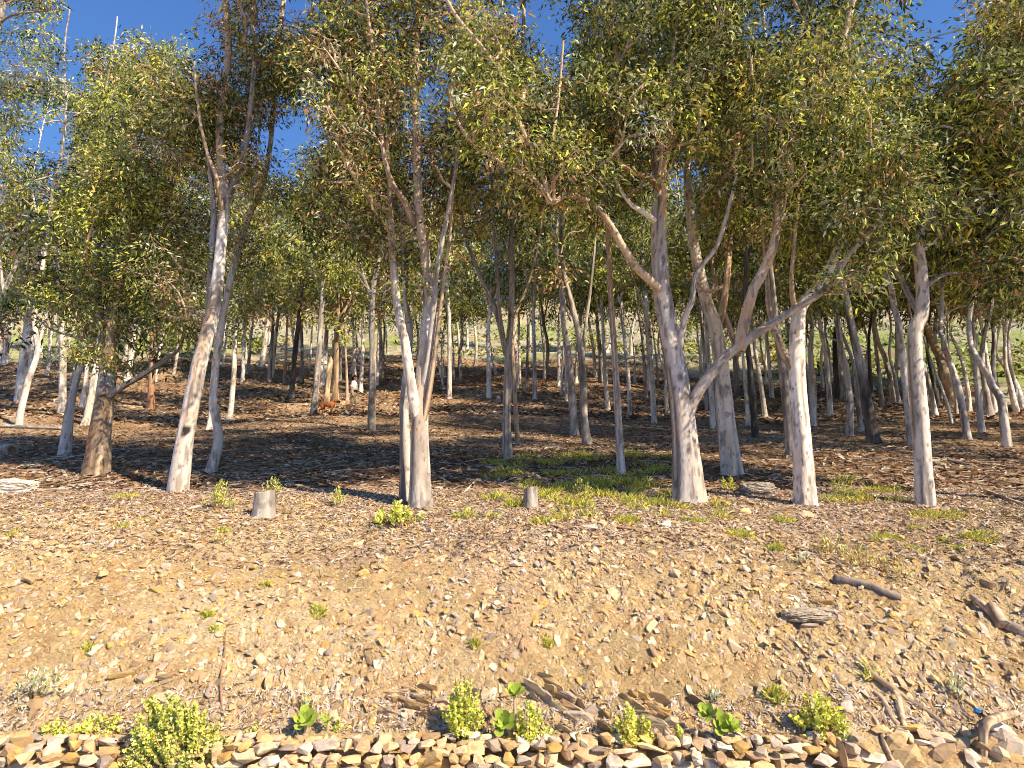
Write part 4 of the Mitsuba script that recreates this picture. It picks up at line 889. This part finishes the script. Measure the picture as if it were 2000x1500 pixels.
bush('succulent_shrub', 'glowing yellow-green shrub at the foot of the twin-stemmed tree', 'shrub', None, 775, 1003, 104, 48, 'lime', 212, (.060, .030), .30, 0, .8)
for i, (px, py, w, h, mix, lab) in enumerate([
    (425, 968, 62, 52, 'herb', 'feathery bright green herb right of the pale leaning tree'), (532, 946, 40, 32, 'herb', 'small feathery green herb in shade above the left cut stump'), (662, 966, 36, 46, 'herb', 'spindly green herb between the left stump and the twin-stemmed tree'),
    (1137, 948, 46, 36, 'herb', 'leafy green herb in the shaded grass left of the slender trunk'), (1425, 942, 34, 30, 'lime', 'bright green weed beside the grey lichened boulder'),
    (72, 1338, 78, 50, 'sage', 'grey-green feathery shrublet on the bank at left'), (600, 1378, 40, 34, 'sage', 'wispy grey-green tuft directly above the lone left rosette'), (1395, 1364, 30, 22, 'sage', 'small grey-green cushion above the right rosette plant'),
    (1700, 1302, 40, 28, 'herb', 'pale green wisp at the head of the bare roots'), (1870, 1345, 40, 40, 'sage', 'thin grey-green wisp on smooth soil at right'),
    (1620, 1062, 70, 42, 'dry', 'reddish-brown dry cushion plant, left of the dry clump on the right bank'), (1690, 1085, 90, 44, 'dry', 'reddish-brown dry cushion plant, middle of the dry clump'), (1755, 1110, 60, 36, 'dry', 'reddish-brown dry cushion plant, right of the dry clump'),
    (430, 1052, 44, 20, 'dry', 'small rusty cushion plant on the bank below the feathery herb'), (533, 1039, 30, 20, 'dry', 'small rusty cushion plant just below the left cut stump'), (1568, 1090, 28, 20, 'sage', 'small pale green cushion left of the dry clump')]):
    bush('herb' if mix in ('herb', 'lime') else 'cushion_plant', lab, 'plant', None, px, py, w, h, mix, 230 + i, (.045, .009) if mix != 'lime' else (.03, .02), .5, 0, .9)

def grass(key_name, label, cat, group, spots, seed, kind=None, L=.13, W=.009, tint=1.):
    r2 = np.random.default_rng(seed); B, D, Ls, C = [], [], [], []
    for px, py, w, n in spots:
        g = hit_fine(px, py); m = np.linalg.norm(g) / FPX
        ang, rad = r2.uniform(0, 2 * math.pi, n), (np.arange(n) + .5) / n
        o = np.stack([np.cos(ang), np.sin(ang) * .8], 1) * (rad ** .7)[:, None] * w * m * .5
        x, y = g[0] + o[:, 0], g[1] + o[:, 1]
        B.append(np.stack([x, y, ground(x, y) - .01], -1))
        D.append(unit(np.concatenate([o * 2.2 + r2.normal(size=(n, 2)) * .45, np.ones((n, 1))], 1)))
        Ls.append(L * r2.uniform(.5, 1.2, n))
        C.append(PALM[r2.choice([0, 2, 2, 5], size=n), r2.integers(0, 3, n)] * r2.uniform(.8, 1.2, (n, 1)) * tint)
    B, D, Ls, C = np.vstack(B), np.vstack(D), np.concatenate(Ls), np.vstack(C)
    nr = unit(r2.normal(size=B.shape))
    v, f, c = blades(B, D, nr, Ls, np.full(len(Ls), W), C, .25, .1)
    return tag(put(key_name, (v, f), 'leaf_material', None, False, c), label, cat, group, kind)
TUFT = [(1515, 1072, 34), (1530, 1018, 40), (1667, 965, 36), (1724, 958, 60), (1830, 1008, 84), (1735, 1052, 40), (1716, 1056, 28), (1792, 1034, 28), (1785, 1072, 30), (1842, 1058, 22), (1872, 1072, 24), (1910, 1050, 56), (405, 1204, 22), (420, 1228, 18), (622, 1198, 30), (520, 1145, 26), (928, 1262, 16), (1070, 1260, 20), (1515, 1362, 34), (1447, 1048, 44), (435, 1038, 26), (245, 972, 40), (1060, 1018, 50), (1225, 1018, 50), (1360, 1020, 50), (30, 1045, 26), (240, 1030, 30), (170, 1272, 18)]
ORD = ORD + ['next'] * 9
TUFT.sort(); seen = {}
for i, (px, py, w) in enumerate(TUFT):
    where = 'right bank near the dry clump' if px > 1490 and py < 1090 else ('upper bank below the trees' if py < 1060 else 'open stony slope')
    seen[where] = seen.get(where, 0) + 1
    grass('grass_tuft', f'short green grass tuft, {ORD[seen[where] - 1]} from left on the {where}', 'grass tuft', 'grass tufts on the ' + where, [(px, py, w, int(60 + w * 4))], 300 + i, L=.10 if w > 30 else .07)
r2 = np.random.default_rng(9)
spots = [(r2.uniform(960, 1330), r2.uniform(885, 995), 46, 70) for _ in range(80)] + [(r2.uniform(1590, 1760), r2.uniform(930, 985), 44, 40) for _ in range(12)] + [(r2.uniform(860, 1420), r2.uniform(980, 1020), 40, 30) for _ in range(16)]
grass('grass', 'thin green grass in the shade of the middle trees', 'grass', None, spots, 350, 'stuff', L=.17, W=.010, tint=.95)

def rosette(key, c, ax, r, n, seed):
    """fleshy spoon-shaped leaves around one axis, each a part"""
    r2 = np.random.default_rng(seed)
    ax = unit(np.array(ax, float)); e1 = unit(np.cross(ax, [.1, 1, .2])); e2 = np.cross(ax, e1)
    for i in range(n):
        q = i / n; a = i * 2.39996
        up = .15 + 1.0 * (1 - q) ** 1.0
        L = r * (.55 + .45 * q) * r2.uniform(.9, 1.1)
        out = e1 * math.cos(a) + e2 * math.sin(a)
        d = unit(out + ax * up); side = unit(np.cross(ax, out)); nn = np.cross(d, side)
        nn = nn if nn @ ax > 0 else -nn
        V, F = [], []
        prof = [(.0, .10), (.25, .13), (.5, .22), (.72, .30), (.88, .28), (1.0, .08)]
        for t, w in prof:
            for s in (-1, -.45, .45, 1):
                V.append(c + d * L * t + nn * L * (.18 * t * t + .16 * w * s * s) + side * L * w * s)
        for k in range(len(prof) - 1):
            for s in range(3):
                F.append([k * 4 + s, k * 4 + s + 1, k * 4 + s + 5, k * 4 + s + 4])
        col = np.array([.30, .40, .07]) * r2.uniform(.85, 1.2)
        cc = np.tile(col, (len(V), 1)); cc[-4:] = col * [1.4, 1.15, .9]
        put('leaf', (np.array(V), np.array(F)), 'leaf_material', key, True, cc)
def succulent(label, heads, foot, seed):
    key = thing('rosette_succulent', label, 'succulent')
    g = hit_fine(*foot); m = np.linalg.norm(g) / FPX
    for i, (px, py, r, ax, n) in enumerate(heads):
        c = at(px, py, g[1] - .02 - .02 * i)
        v, f, cc = tube(np.array([g + [0, 0, -.02], (g + c) / 2 + [.01, 0, 0], c]), [.012, .010, .009], 7, .03, seed + i, 'tan')
        put('stem', (v, f), 'bark_material', key, True, cc)
        rosette(key, c, ax, r * m, n, seed * 10 + i)
succulent('lone fleshy green rosette with a bright cupped lower leaf, left part of the wall', [(596, 1408, 27, (.1, -.75, .65), 13)], (594, 1432), 61)
succulent('tall fleshy rosette plant with two heads behind the yellow-green bush in the middle', [(1005, 1357, 24, (0, -.4, .9), 13), (983, 1414, 28, (-.1, -.8, .6), 13)], (1000, 1440), 62)
succulent('fleshy green rosette plant on bare stems above the wall at right of centre', [(1385, 1396, 24, (-.4, -.5, .8), 12), (1408, 1414, 26, (.1, -.85, .5), 12), (1428, 1420, 20, (.4, -.6, .7), 11)], (1398, 1444), 63)
succulent('small pair of upright fleshy leaves right of the lone rosette', [(637, 1410, 17, (.1, -.5, .8), 7)], (637, 1426), 64)

# ------------------------------------------------------------------ dead wood
def on_ground(pts, lift=.4, w=8.):
    P = np.array([hit_fine(px, py) for px, py in pts])
    R = np.full(len(P), w / 2) / FPX * np.linalg.norm(P, axis=1)
    P[:, 2] = ground(P[:, 0], P[:, 1]) + R * lift
    return P, R
def wood(name, label, cat, pts, w, bark='grey', taper=.6, lift=.4, seed=1, rough=.2, group=None, ends=None, sides=10):
    P, R = on_ground(pts, lift, w)
    R = R * np.linspace(1, taper, len(R))
    if ends is not None: P[:, 2] += ends
    v, f, c = tube(P, R, sides, .03, seed, bark, rough=max(rough, .4))
    c = c * (.5 + .9 * fbm(v * 38, 3, 8)[:, None])
    a = len(v); v = np.vstack([v, P[0]]); c = np.vstack([c, [[.45, .36, .27]]])
    f = np.vstack([f, np.stack([(np.arange(sides) + 1) % sides, np.arange(sides), np.full(sides, a)], 1)])
    return tag(put(name, (v, f), 'bark_material', None, 30, None) if False else put(name, (v, f), 'bark_material', None, True, c), label, cat, group)
wood('tree_root', 'long bare root running down the eroded soil at right, straightest of the four', 'root', [(1672, 1292), (1702, 1320), (1740, 1346), (1780, 1376), (1815, 1397), (1846, 1422)], 10, 'tan', .7, .5, 501)
wood('tree_root', 'knotted bare root branching below the long straight one', 'root', [(1730, 1336), (1751, 1362), (1759, 1390), (1763, 1412), (1773, 1440), (1781, 1456)], 12, 'rough', .7, .5, 502)
wood('tree_root', 'short curved bare root between its two longer neighbours', 'root', [(1708, 1357), (1727, 1374), (1737, 1400), (1756, 1420)], 9, 'tan', .7, .5, 503)
wood('tree_root', 'thin bare root leftmost of the four, reaching down to the wall stones', 'root', [(1688, 1385), (1705, 1404), (1719, 1430), (1733, 1468), (1746, 1496)], 8, 'tan', .9, .5, 504)
wood('fallen_branch', 'weathered brown branch lying on the bank at the right edge', 'branch', [(2030, 1262), (1985, 1238), (1955, 1222), (1930, 1200), (1898, 1172)], 19, 'tan', .5, .6, 505)
wood('fallen_branch', 'short knotted stub standing off the branch at the right edge', 'branch', [(1960, 1236), (1948, 1216), (1938, 1198)], 20, 'tan', .9, 1.0, 515)
wood('fallen_branch', 'grey lichened branch lying across the bank below the dry clump', 'branch', [(1630, 1136), (1665, 1141), (1700, 1149), (1735, 1163), (1758, 1170)], 18, 'burnt', .8, .1, 506, .8)
wood('fallen_branch', 'thin dark stick on the litter left of the big forked tree', 'stick', [(1208, 1034), (1240, 1036), (1285, 1048), (1325, 1060)], 6, 'red', .5, .6, 507)
wood('fallen_branch', 'long grey pole lying on the grove floor at the left edge', 'branch', [(-20, 836), (40, 837), (120, 840)], 7, 'grey', .8, .7, 508)
wood('fallen_branch', 'dry upright-looking twig on the bank above the large groundcover plant', 'stick', [(434, 1385), (431, 1330), (438, 1280), (440, 1238)], 4, 'red', .4, .9, 509)
wood('fallen_branch', 'thin slanting stick left of the large groundcover plant', 'stick', [(302, 1408), (318, 1386), (336, 1366)], 3.5, 'red', .6, .8, 510)
wood('fallen_branch', 'pale thin stick on the stones above the left shale beds', 'stick', [(812, 1322), (830, 1308), (852, 1296)], 4, 'pale', .5, .8, 511)
wood('fallen_branch', 'straight stick on the floor behind the right front trunks', 'branch', [(1925, 962), (1960, 975), (2010, 992)], 7, 'tan', .7, .6, 512)
wood('fallen_branch', 'dead branch on the sunlit litter right of the charred tree', 'branch', [(1790, 905), (1850, 900), (1900, 912)], 5, 'grey', .6, .6, 513)
# the bent broken branch with its cavity
g = hit_fine(1922, 1474)
P = np.array([g + [0, 0, -.03], at(1921, 1445, g[1] - .005), at(1924, 1418, g[1] - .01), at(1934, 1408, g[1]), at(1958, 1399, g[1] + .05), at(1985, 1392, g[1] + .12)])
v, f, c = tube(P, [.022, .024, .027, .028, .026, .02], 10, .02, 520, 'rough', rough=.3)
tag(put('broken_branch', (v, f), 'bark_material', None, True, c), 'pale bent broken branch sticking out of the ground at lower right', 'branch')
def stump(label, px, py, w, h, seed, tilt=0.):
    g = hit_fine(px, py) if py > 900 else hit(px, py); m = np.linalg.norm(g) / FPX
    key = thing('tree_stump', label, 'stump')
    P = np.array([g + [0, 0, -.06], g + [tilt * .5, 0, h * m * .5], g + [tilt, 0, h * m]])
    v, f, c = tube(P, np.array([.56, .5, .49]) * w * m, 16, .02, seed, 'grey', rough=.4, flare=.25, cap=False)
    c = (c * .6 + np.array([.44, .40, .36]) * .4) * (.4 + 1.1 * fbm(v * [40, 40, 9], 3, 8)[:, None])
    v[-16:, 2] += np.random.default_rng(seed).normal(size=16) * .010 + .02 * np.cos(np.arange(16) * .39 + seed)
    put('trunk', (v, f), 'bark_material', key, True, c)
    ring = v[-16:]; ce = ring.mean(0) + [0, 0, .004]
    vv = np.vstack([ring + [0, 0, .001], (ring - ce) * .6 + ce, ce[None]])
    F = np.vstack([np.stack([np.arange(16), (np.arange(16) + 1) % 16, 16 + (np.arange(16) + 1) % 16], 1), np.stack([np.arange(16), 16 + (np.arange(16) + 1) % 16, 16 + np.arange(16)], 1), np.stack([16 + np.arange(16), 16 + (np.arange(16) + 1) % 16, np.full(16, 32)], 1)])
    put('cut_face', (vv, F), 'bark_material', key, False, np.vstack([np.tile([.36, .31, .27], (16, 1)), np.tile([.44, .39, .33], (17, 1))]))
stump('grey cut stump on the open bank right of the pale leaning tree', 516, 1008, 34, 42, 531, -.01)
stump('small dark cut stump in the shaded grass left of the slender trunk', 1037, 990, 26, 34, 532)
stump('tiny distant stump in the sun behind the V-shaped tree', 973, 786, 9, 12, 533)
def log(label, a, b, w, seed, bark='grey'):
    A, B = hit_fine(*a), hit_fine(*b); m = np.linalg.norm(A) / FPX; r = w * m / 2
    up = np.array([0, 0, r * .8])
    P = np.array([A + up, A * .7 + B * .3 + up * 1.05, A * .3 + B * .7 + up, B + up])
    key = thing('log', label, 'log')
    v, f, c = tube(P, [r * .95, r, r * .96, r * .9], 18, .02, seed, bark, rough=.6, cap=False)
    c = (c * .7 + np.array([.46, .42, .38]) * .3) * (.35 + 1.3 * fbm(v * [9, 24, 24], 3, 8)[:, None])
    put('bark', (v, f), 'bark_material', key, True, c)
    for e, ring in enumerate((v[:18], v[-18:])):
        ce = ring.mean(0)
        vv = np.vstack([ring, (ring - ce) * .55 + ce, ce[None] + (P[1] - P[0] if e == 0 else P[-2] - P[-1]) * .15])
        F = np.vstack([np.stack([np.arange(18), (np.arange(18) + 1) % 18, 18 + (np.arange(18) + 1) % 18], 1), np.stack([np.arange(18), 18 + (np.arange(18) + 1) % 18, 18 + np.arange(18)], 1), np.stack([18 + np.arange(18), 18 + (np.arange(18) + 1) % 18, np.full(18, 36)], 1)])
        put('cut_end', (vv, F), 'matte_material', key, False, np.vstack([np.tile([.42, .34, .27], (18, 1)), np.tile([.20, .13, .09], (19, 1))]))
LOGPX = (22, 960)
log('short grey log behind the thick one at the left edge', (-20, 888), (22, 890), 20, 542)
def boulder(label, px, py, sx, sy, sz, seed, col=(.42, .38, .33), name='boulder', cat='rock'):
    g = hit_fine(px, py)
    m = trimesh.creation.icosphere(4, 1.0); V = np.array(m.vertices)
    V = V / (np.abs(V) ** 3.5).sum(1, keepdims=True) ** (1 / 3.5)
    n = fbm(V * 1.5 + seed, 3, 2)[:, None]; n2 = fbm(V * [3, 7, 9] + seed, 3, 3)[:, None]
    V = V * (1 + .55 * (n - .5) + .35 * (n2 - .5)) * [sx, sy, sz]
    c = np.array(col) * (.35 + 1.3 * fbm(V * [14, 26, 34] + seed, 4, 5)[:, None])
    tag(put(name, (V + g + [0, 0, sz * .35], m.faces), 'stone_material', None, False, np.clip(c, 0, .8)), label, cat)
boulder('grey lichened boulder on the litter right of the big forked tree', 1478, 962, .22, .2, .10, 551, (.30, .28, .25))
boulder('lichen-grey flat rock on the bank left of the lichened branch', 1572, 1206, .16, .12, .045, 552, (.33, .29, .23))
boulder('thick weathered grey-white log section near the left edge', *LOGPX, .30, .15, .115, 554, (.56, .52, .47), 'log', 'log')
boulder('orange stone on the litter near the left log', 96, 988, .04, .035, .03, 553, (.62, .32, .08))
# scrap of blue plastic
g = hit_fine(1908, 1392)
m = trimesh.creation.icosphere(3, 1.0); V = np.array(m.vertices) * [.022, .018, .016]
V = V * (1 + .8 * (fbm(V * 110, 2, 3)[:, None] - .5))
tag(put('plastic_scrap', (V + g + [0, -.01, .014], m.faces), {'type': 'principled', 'base_color': {'type': 'rgb', 'value': [.03, .19, .55]}, 'roughness': .35, 'specular': .5}, None, True), 'crumpled scrap of blue plastic on the soil above the bent broken branch', 'litter')

# ------------------------------------------------------------------ the walker and the dog
def ball(p, r): return m3.Manifold.sphere(r, 20).translate([float(q) for q in p])
def limbs(bones, edge=.03, it=6):
    out = None
    for a, ra, b, rb in bones:
        h = m3.Manifold.batch_hull([ball(a, ra), ball(b, rb)])
        out = h if out is None else out + h
    out = out.refine_to_length(edge).to_mesh()
    t = trimesh.Trimesh(out.vert_properties[:, :3], out.tri_verts, process=True)
    trimesh.smoothing.filter_taubin(t, iterations=it)
    return np.array(t.vertices), np.array(t.faces)
def body_part(name, bones, base, col, key, k=1., edge=.03, it=6, yaw=0.):
    v, f = limbs(bones, edge, it)
    ca, sa = math.cos(yaw), math.sin(yaw)
    v = v @ np.array([[ca, -sa, 0], [sa, ca, 0], [0, 0, 1]]).T * k + base
    cc = np.asarray(col(v) if callable(col) else np.tile(col, (len(v), 1)), float)
    return put(name, (v, f), 'matte_material', key, True, cc)
g = hit(689, 810); g[2] = ground(g[0], g[1])
kp = 76 / FPX * np.linalg.norm(g) / 1.70
key = thing('person', 'person in white t-shirt and khaki shorts with black waist bag, walking right', 'person')
S, SK = 1, (.36, .20, .13)
bones = [((0, 0, 1.40), .075, (.02, 0, 1.50), .058),                                         # neck
         ((.02, 0, 1.585), .095, (.035, 0, 1.56), .085), ((.06, 0, 1.53), .05, (.04, 0, 1.50), .05), ((.125, 0, 1.565), .014, (.11, 0, 1.545), .02), ((.115, 0, 1.52), .022, (.10, 0, 1.515), .025),   # skull, jaw, nose, lips
         ((.02, -.093, 1.57), .02, (.015, -.095, 1.54), .016), ((.02, .093, 1.57), .02, (.015, .095, 1.54), .016),     # ears
         ((0, -.10, 1.36), .08, (0, .10, 1.36), .08), ((0, 0, 1.30), .12, (0, 0, .92), .12), ((0, -.06, .92), .11, (0, .06, .92), .11),
         ((0, -.19, 1.36), .058, (-.06, -.23, 1.10), .043), ((-.06, -.23, 1.10), .042, (-.01, -.24, .87), .029),
         ((0, .19, 1.36), .058, (.07, .22, 1.10), .043), ((.07, .22, 1.10), .042, (.27, .20, .97), .029),
         ((0, -.09, .90), .10, (-.02, -.10, .48), .06), ((-.02, -.10, .48), .058, (-.24, -.10, .17), .038),
         ((0, .09, .90), .10, (.10, .10, .48), .06), ((.10, .10, .48), .058, (.03, .10, .08), .038)]
for hx, hy, hz, dx, dz in ((-.01, -.24, .87, .25, -1.0), (.27, .20, .97, .9, -.35)):             # palms, four curled fingers, a thumb
    d = unit(np.array([dx, 0, dz])); w = unit(np.cross(d, [0, 1, 0])) 
    h0 = np.array([hx, hy, hz])
    bones.append((h0 + d * .03, .026, h0 + d * .075, .030))
    for i, (o, L) in enumerate(((-.030, .065), (-.010, .078), (.010, .074), (.030, .058))):
        k0 = h0 + d * .085 + w * o; k1 = k0 + d * L * .55 + [0, .012, 0]; k2 = k1 + d * L * .4 + [.012, .02, 0]
        bones += [(k0, .0105, k1, .0095), (k1, .0095, k2, .008)]
    t0 = h0 + d * .045 + w * -.03
    bones += [(t0, .012, t0 + d * .03 + w * -.025, .0105), (t0 + d * .03 + w * -.025, .0105, t0 + d * .06 + w * -.03, .009)]
def skin(v):
    p = (v - g) / kp
    c = np.tile(np.array(SK), (len(v), 1))
    eye = (np.abs(np.abs(p[:, 1]) - .035) < .016) & (np.abs(p[:, 2] - 1.575) < .010) & (p[:, 0] > .09)
    c[eye] = (.05, .03, .03)
    mouth = (np.abs(p[:, 2] - 1.517) < .006) & (p[:, 0] > .11); c[mouth] = (.25, .08, .07)
    return c
body_part('body', bones, g, skin, key, kp, .03, 3)
body_part('hair', [((.0, 0, 1.625), .094, (-.02, 0, 1.58), .096), ((-.03, 0, 1.56), .08, (-.03, 0, 1.52), .06), ((.05, -.03, 1.655), .05, (.05, .03, 1.655), .05)], g, (.015, .012, .012), key, kp)
body_part('shirt', [((0, -.11, 1.365), .092, (0, .11, 1.365), .092), ((0, -.05, 1.30), .125, (0, .05, 1.30), .125), ((0, -.05, 1.25), .12, (-.005, -.05, .96), .115), ((0, .05, 1.25), .12, (-.005, .05, .96), .115), ((0, -.05, .93), .125, (0, .05, .93), .125),
                     ((0, -.18, 1.365), .072, (-.045, -.225, 1.18), .062), ((0, .18, 1.365), .072, (.045, .215, 1.18), .062)], g, (.78, .78, .80), key, kp)
body_part('shorts', [((0, -.06, .90), .128, (0, .06, .90), .128), ((0, -.09, .86), .118, (-.02, -.10, .53), .088), ((0, .09, .86), .118, (.085, .10, .54), .088)], g, (.36, .32, .20), key, kp)
body_part('waist_bag', [((.05, -.125, 1.02), .05, (.12, -.06, 1.02), .05), ((.05, -.125, .98), .05, (.12, -.06, .98), .05), ((-.06, -.13, 1.02), .02, (.05, -.14, 1.02), .02)], g, (.02, .02, .024), key, kp)
body_part('shoe', [((-.26, -.10, .15), .045, (-.22, -.10, .06), .042), ((-.22, -.10, .06), .042, (-.15, -.10, .035), .034)], g, (.75, .75, .74), key, kp)
body_part('shoe', [((.01, .10, .06), .045, (.05, .10, .045), .044), ((.05, .10, .045), .044, (.20, .10, .035), .034)], g, (.75, .75, .74), key, kp)

g2 = hit(638, 809); g2[2] = ground(g2[0], g2[1])
kd = 26 / FPX * np.linalg.norm(g2) / .62
key = thing('dog', 'reddish-brown dog walking behind the person between the trunks', 'dog')
body_part('body', [((-.24, 0, .47), .105, (-.02, 0, .46), .10), ((-.02, 0, .46), .105, (.22, 0, .45), .135), ((.22, 0, .40), .12, (.05, 0, .40), .10),
                   ((.24, 0, .50), .095, (.38, 0, .60), .07), ((.40, 0, .62), .075, (.44, 0, .62), .068), ((.46, 0, .60), .05, (.56, 0, .57), .034),
                   ((.39, -.06, .66), .028, (.36, -.085, .58), .022), ((.39, .06, .66), .028, (.36, .085, .58), .022),
                   ((-.32, 0, .50), .032, (-.44, 0, .44), .026), ((-.44, 0, .44), .026, (-.56, 0, .46), .014),
                   ((.22, -.08, .38), .062, (.24, -.08, .22), .036), ((.24, -.08, .22), .034, (.27, -.08, .05), .025), ((.27, -.08, .03), .026, (.31, -.08, .022), .022),
                   ((.22, .08, .38), .062, (.18, .08, .22), .036), ((.18, .08, .22), .034, (.13, .08, .06), .025), ((.13, .08, .03), .026, (.17, .08, .022), .022),
                   ((-.24, -.08, .42), .085, (-.19, -.08, .27), .05), ((-.19, -.08, .27), .045, (-.31, -.08, .18), .03), ((-.31, -.08, .18), .028, (-.29, -.08, .04), .024), ((-.29, -.08, .03), .026, (-.25, -.08, .022), .022),
                   ((-.24, .08, .42), .085, (-.14, .08, .27), .05), ((-.14, .08, .27), .045, (-.22, .08, .17), .03), ((-.22, .08, .17), .028, (-.17, .08, .04), .024), ((-.17, .08, .03), .026, (-.13, .08, .022), .022)],
          g2, lambda v: np.where(((v - g2)[:, 0] / kd > .53)[:, None], [.03, .02, .02], np.where(((v - g2)[:, 2] / kd < .07)[:, None], [.55, .42, .3], np.array([.40, .15, .05]))), key, kd, .03, 5)
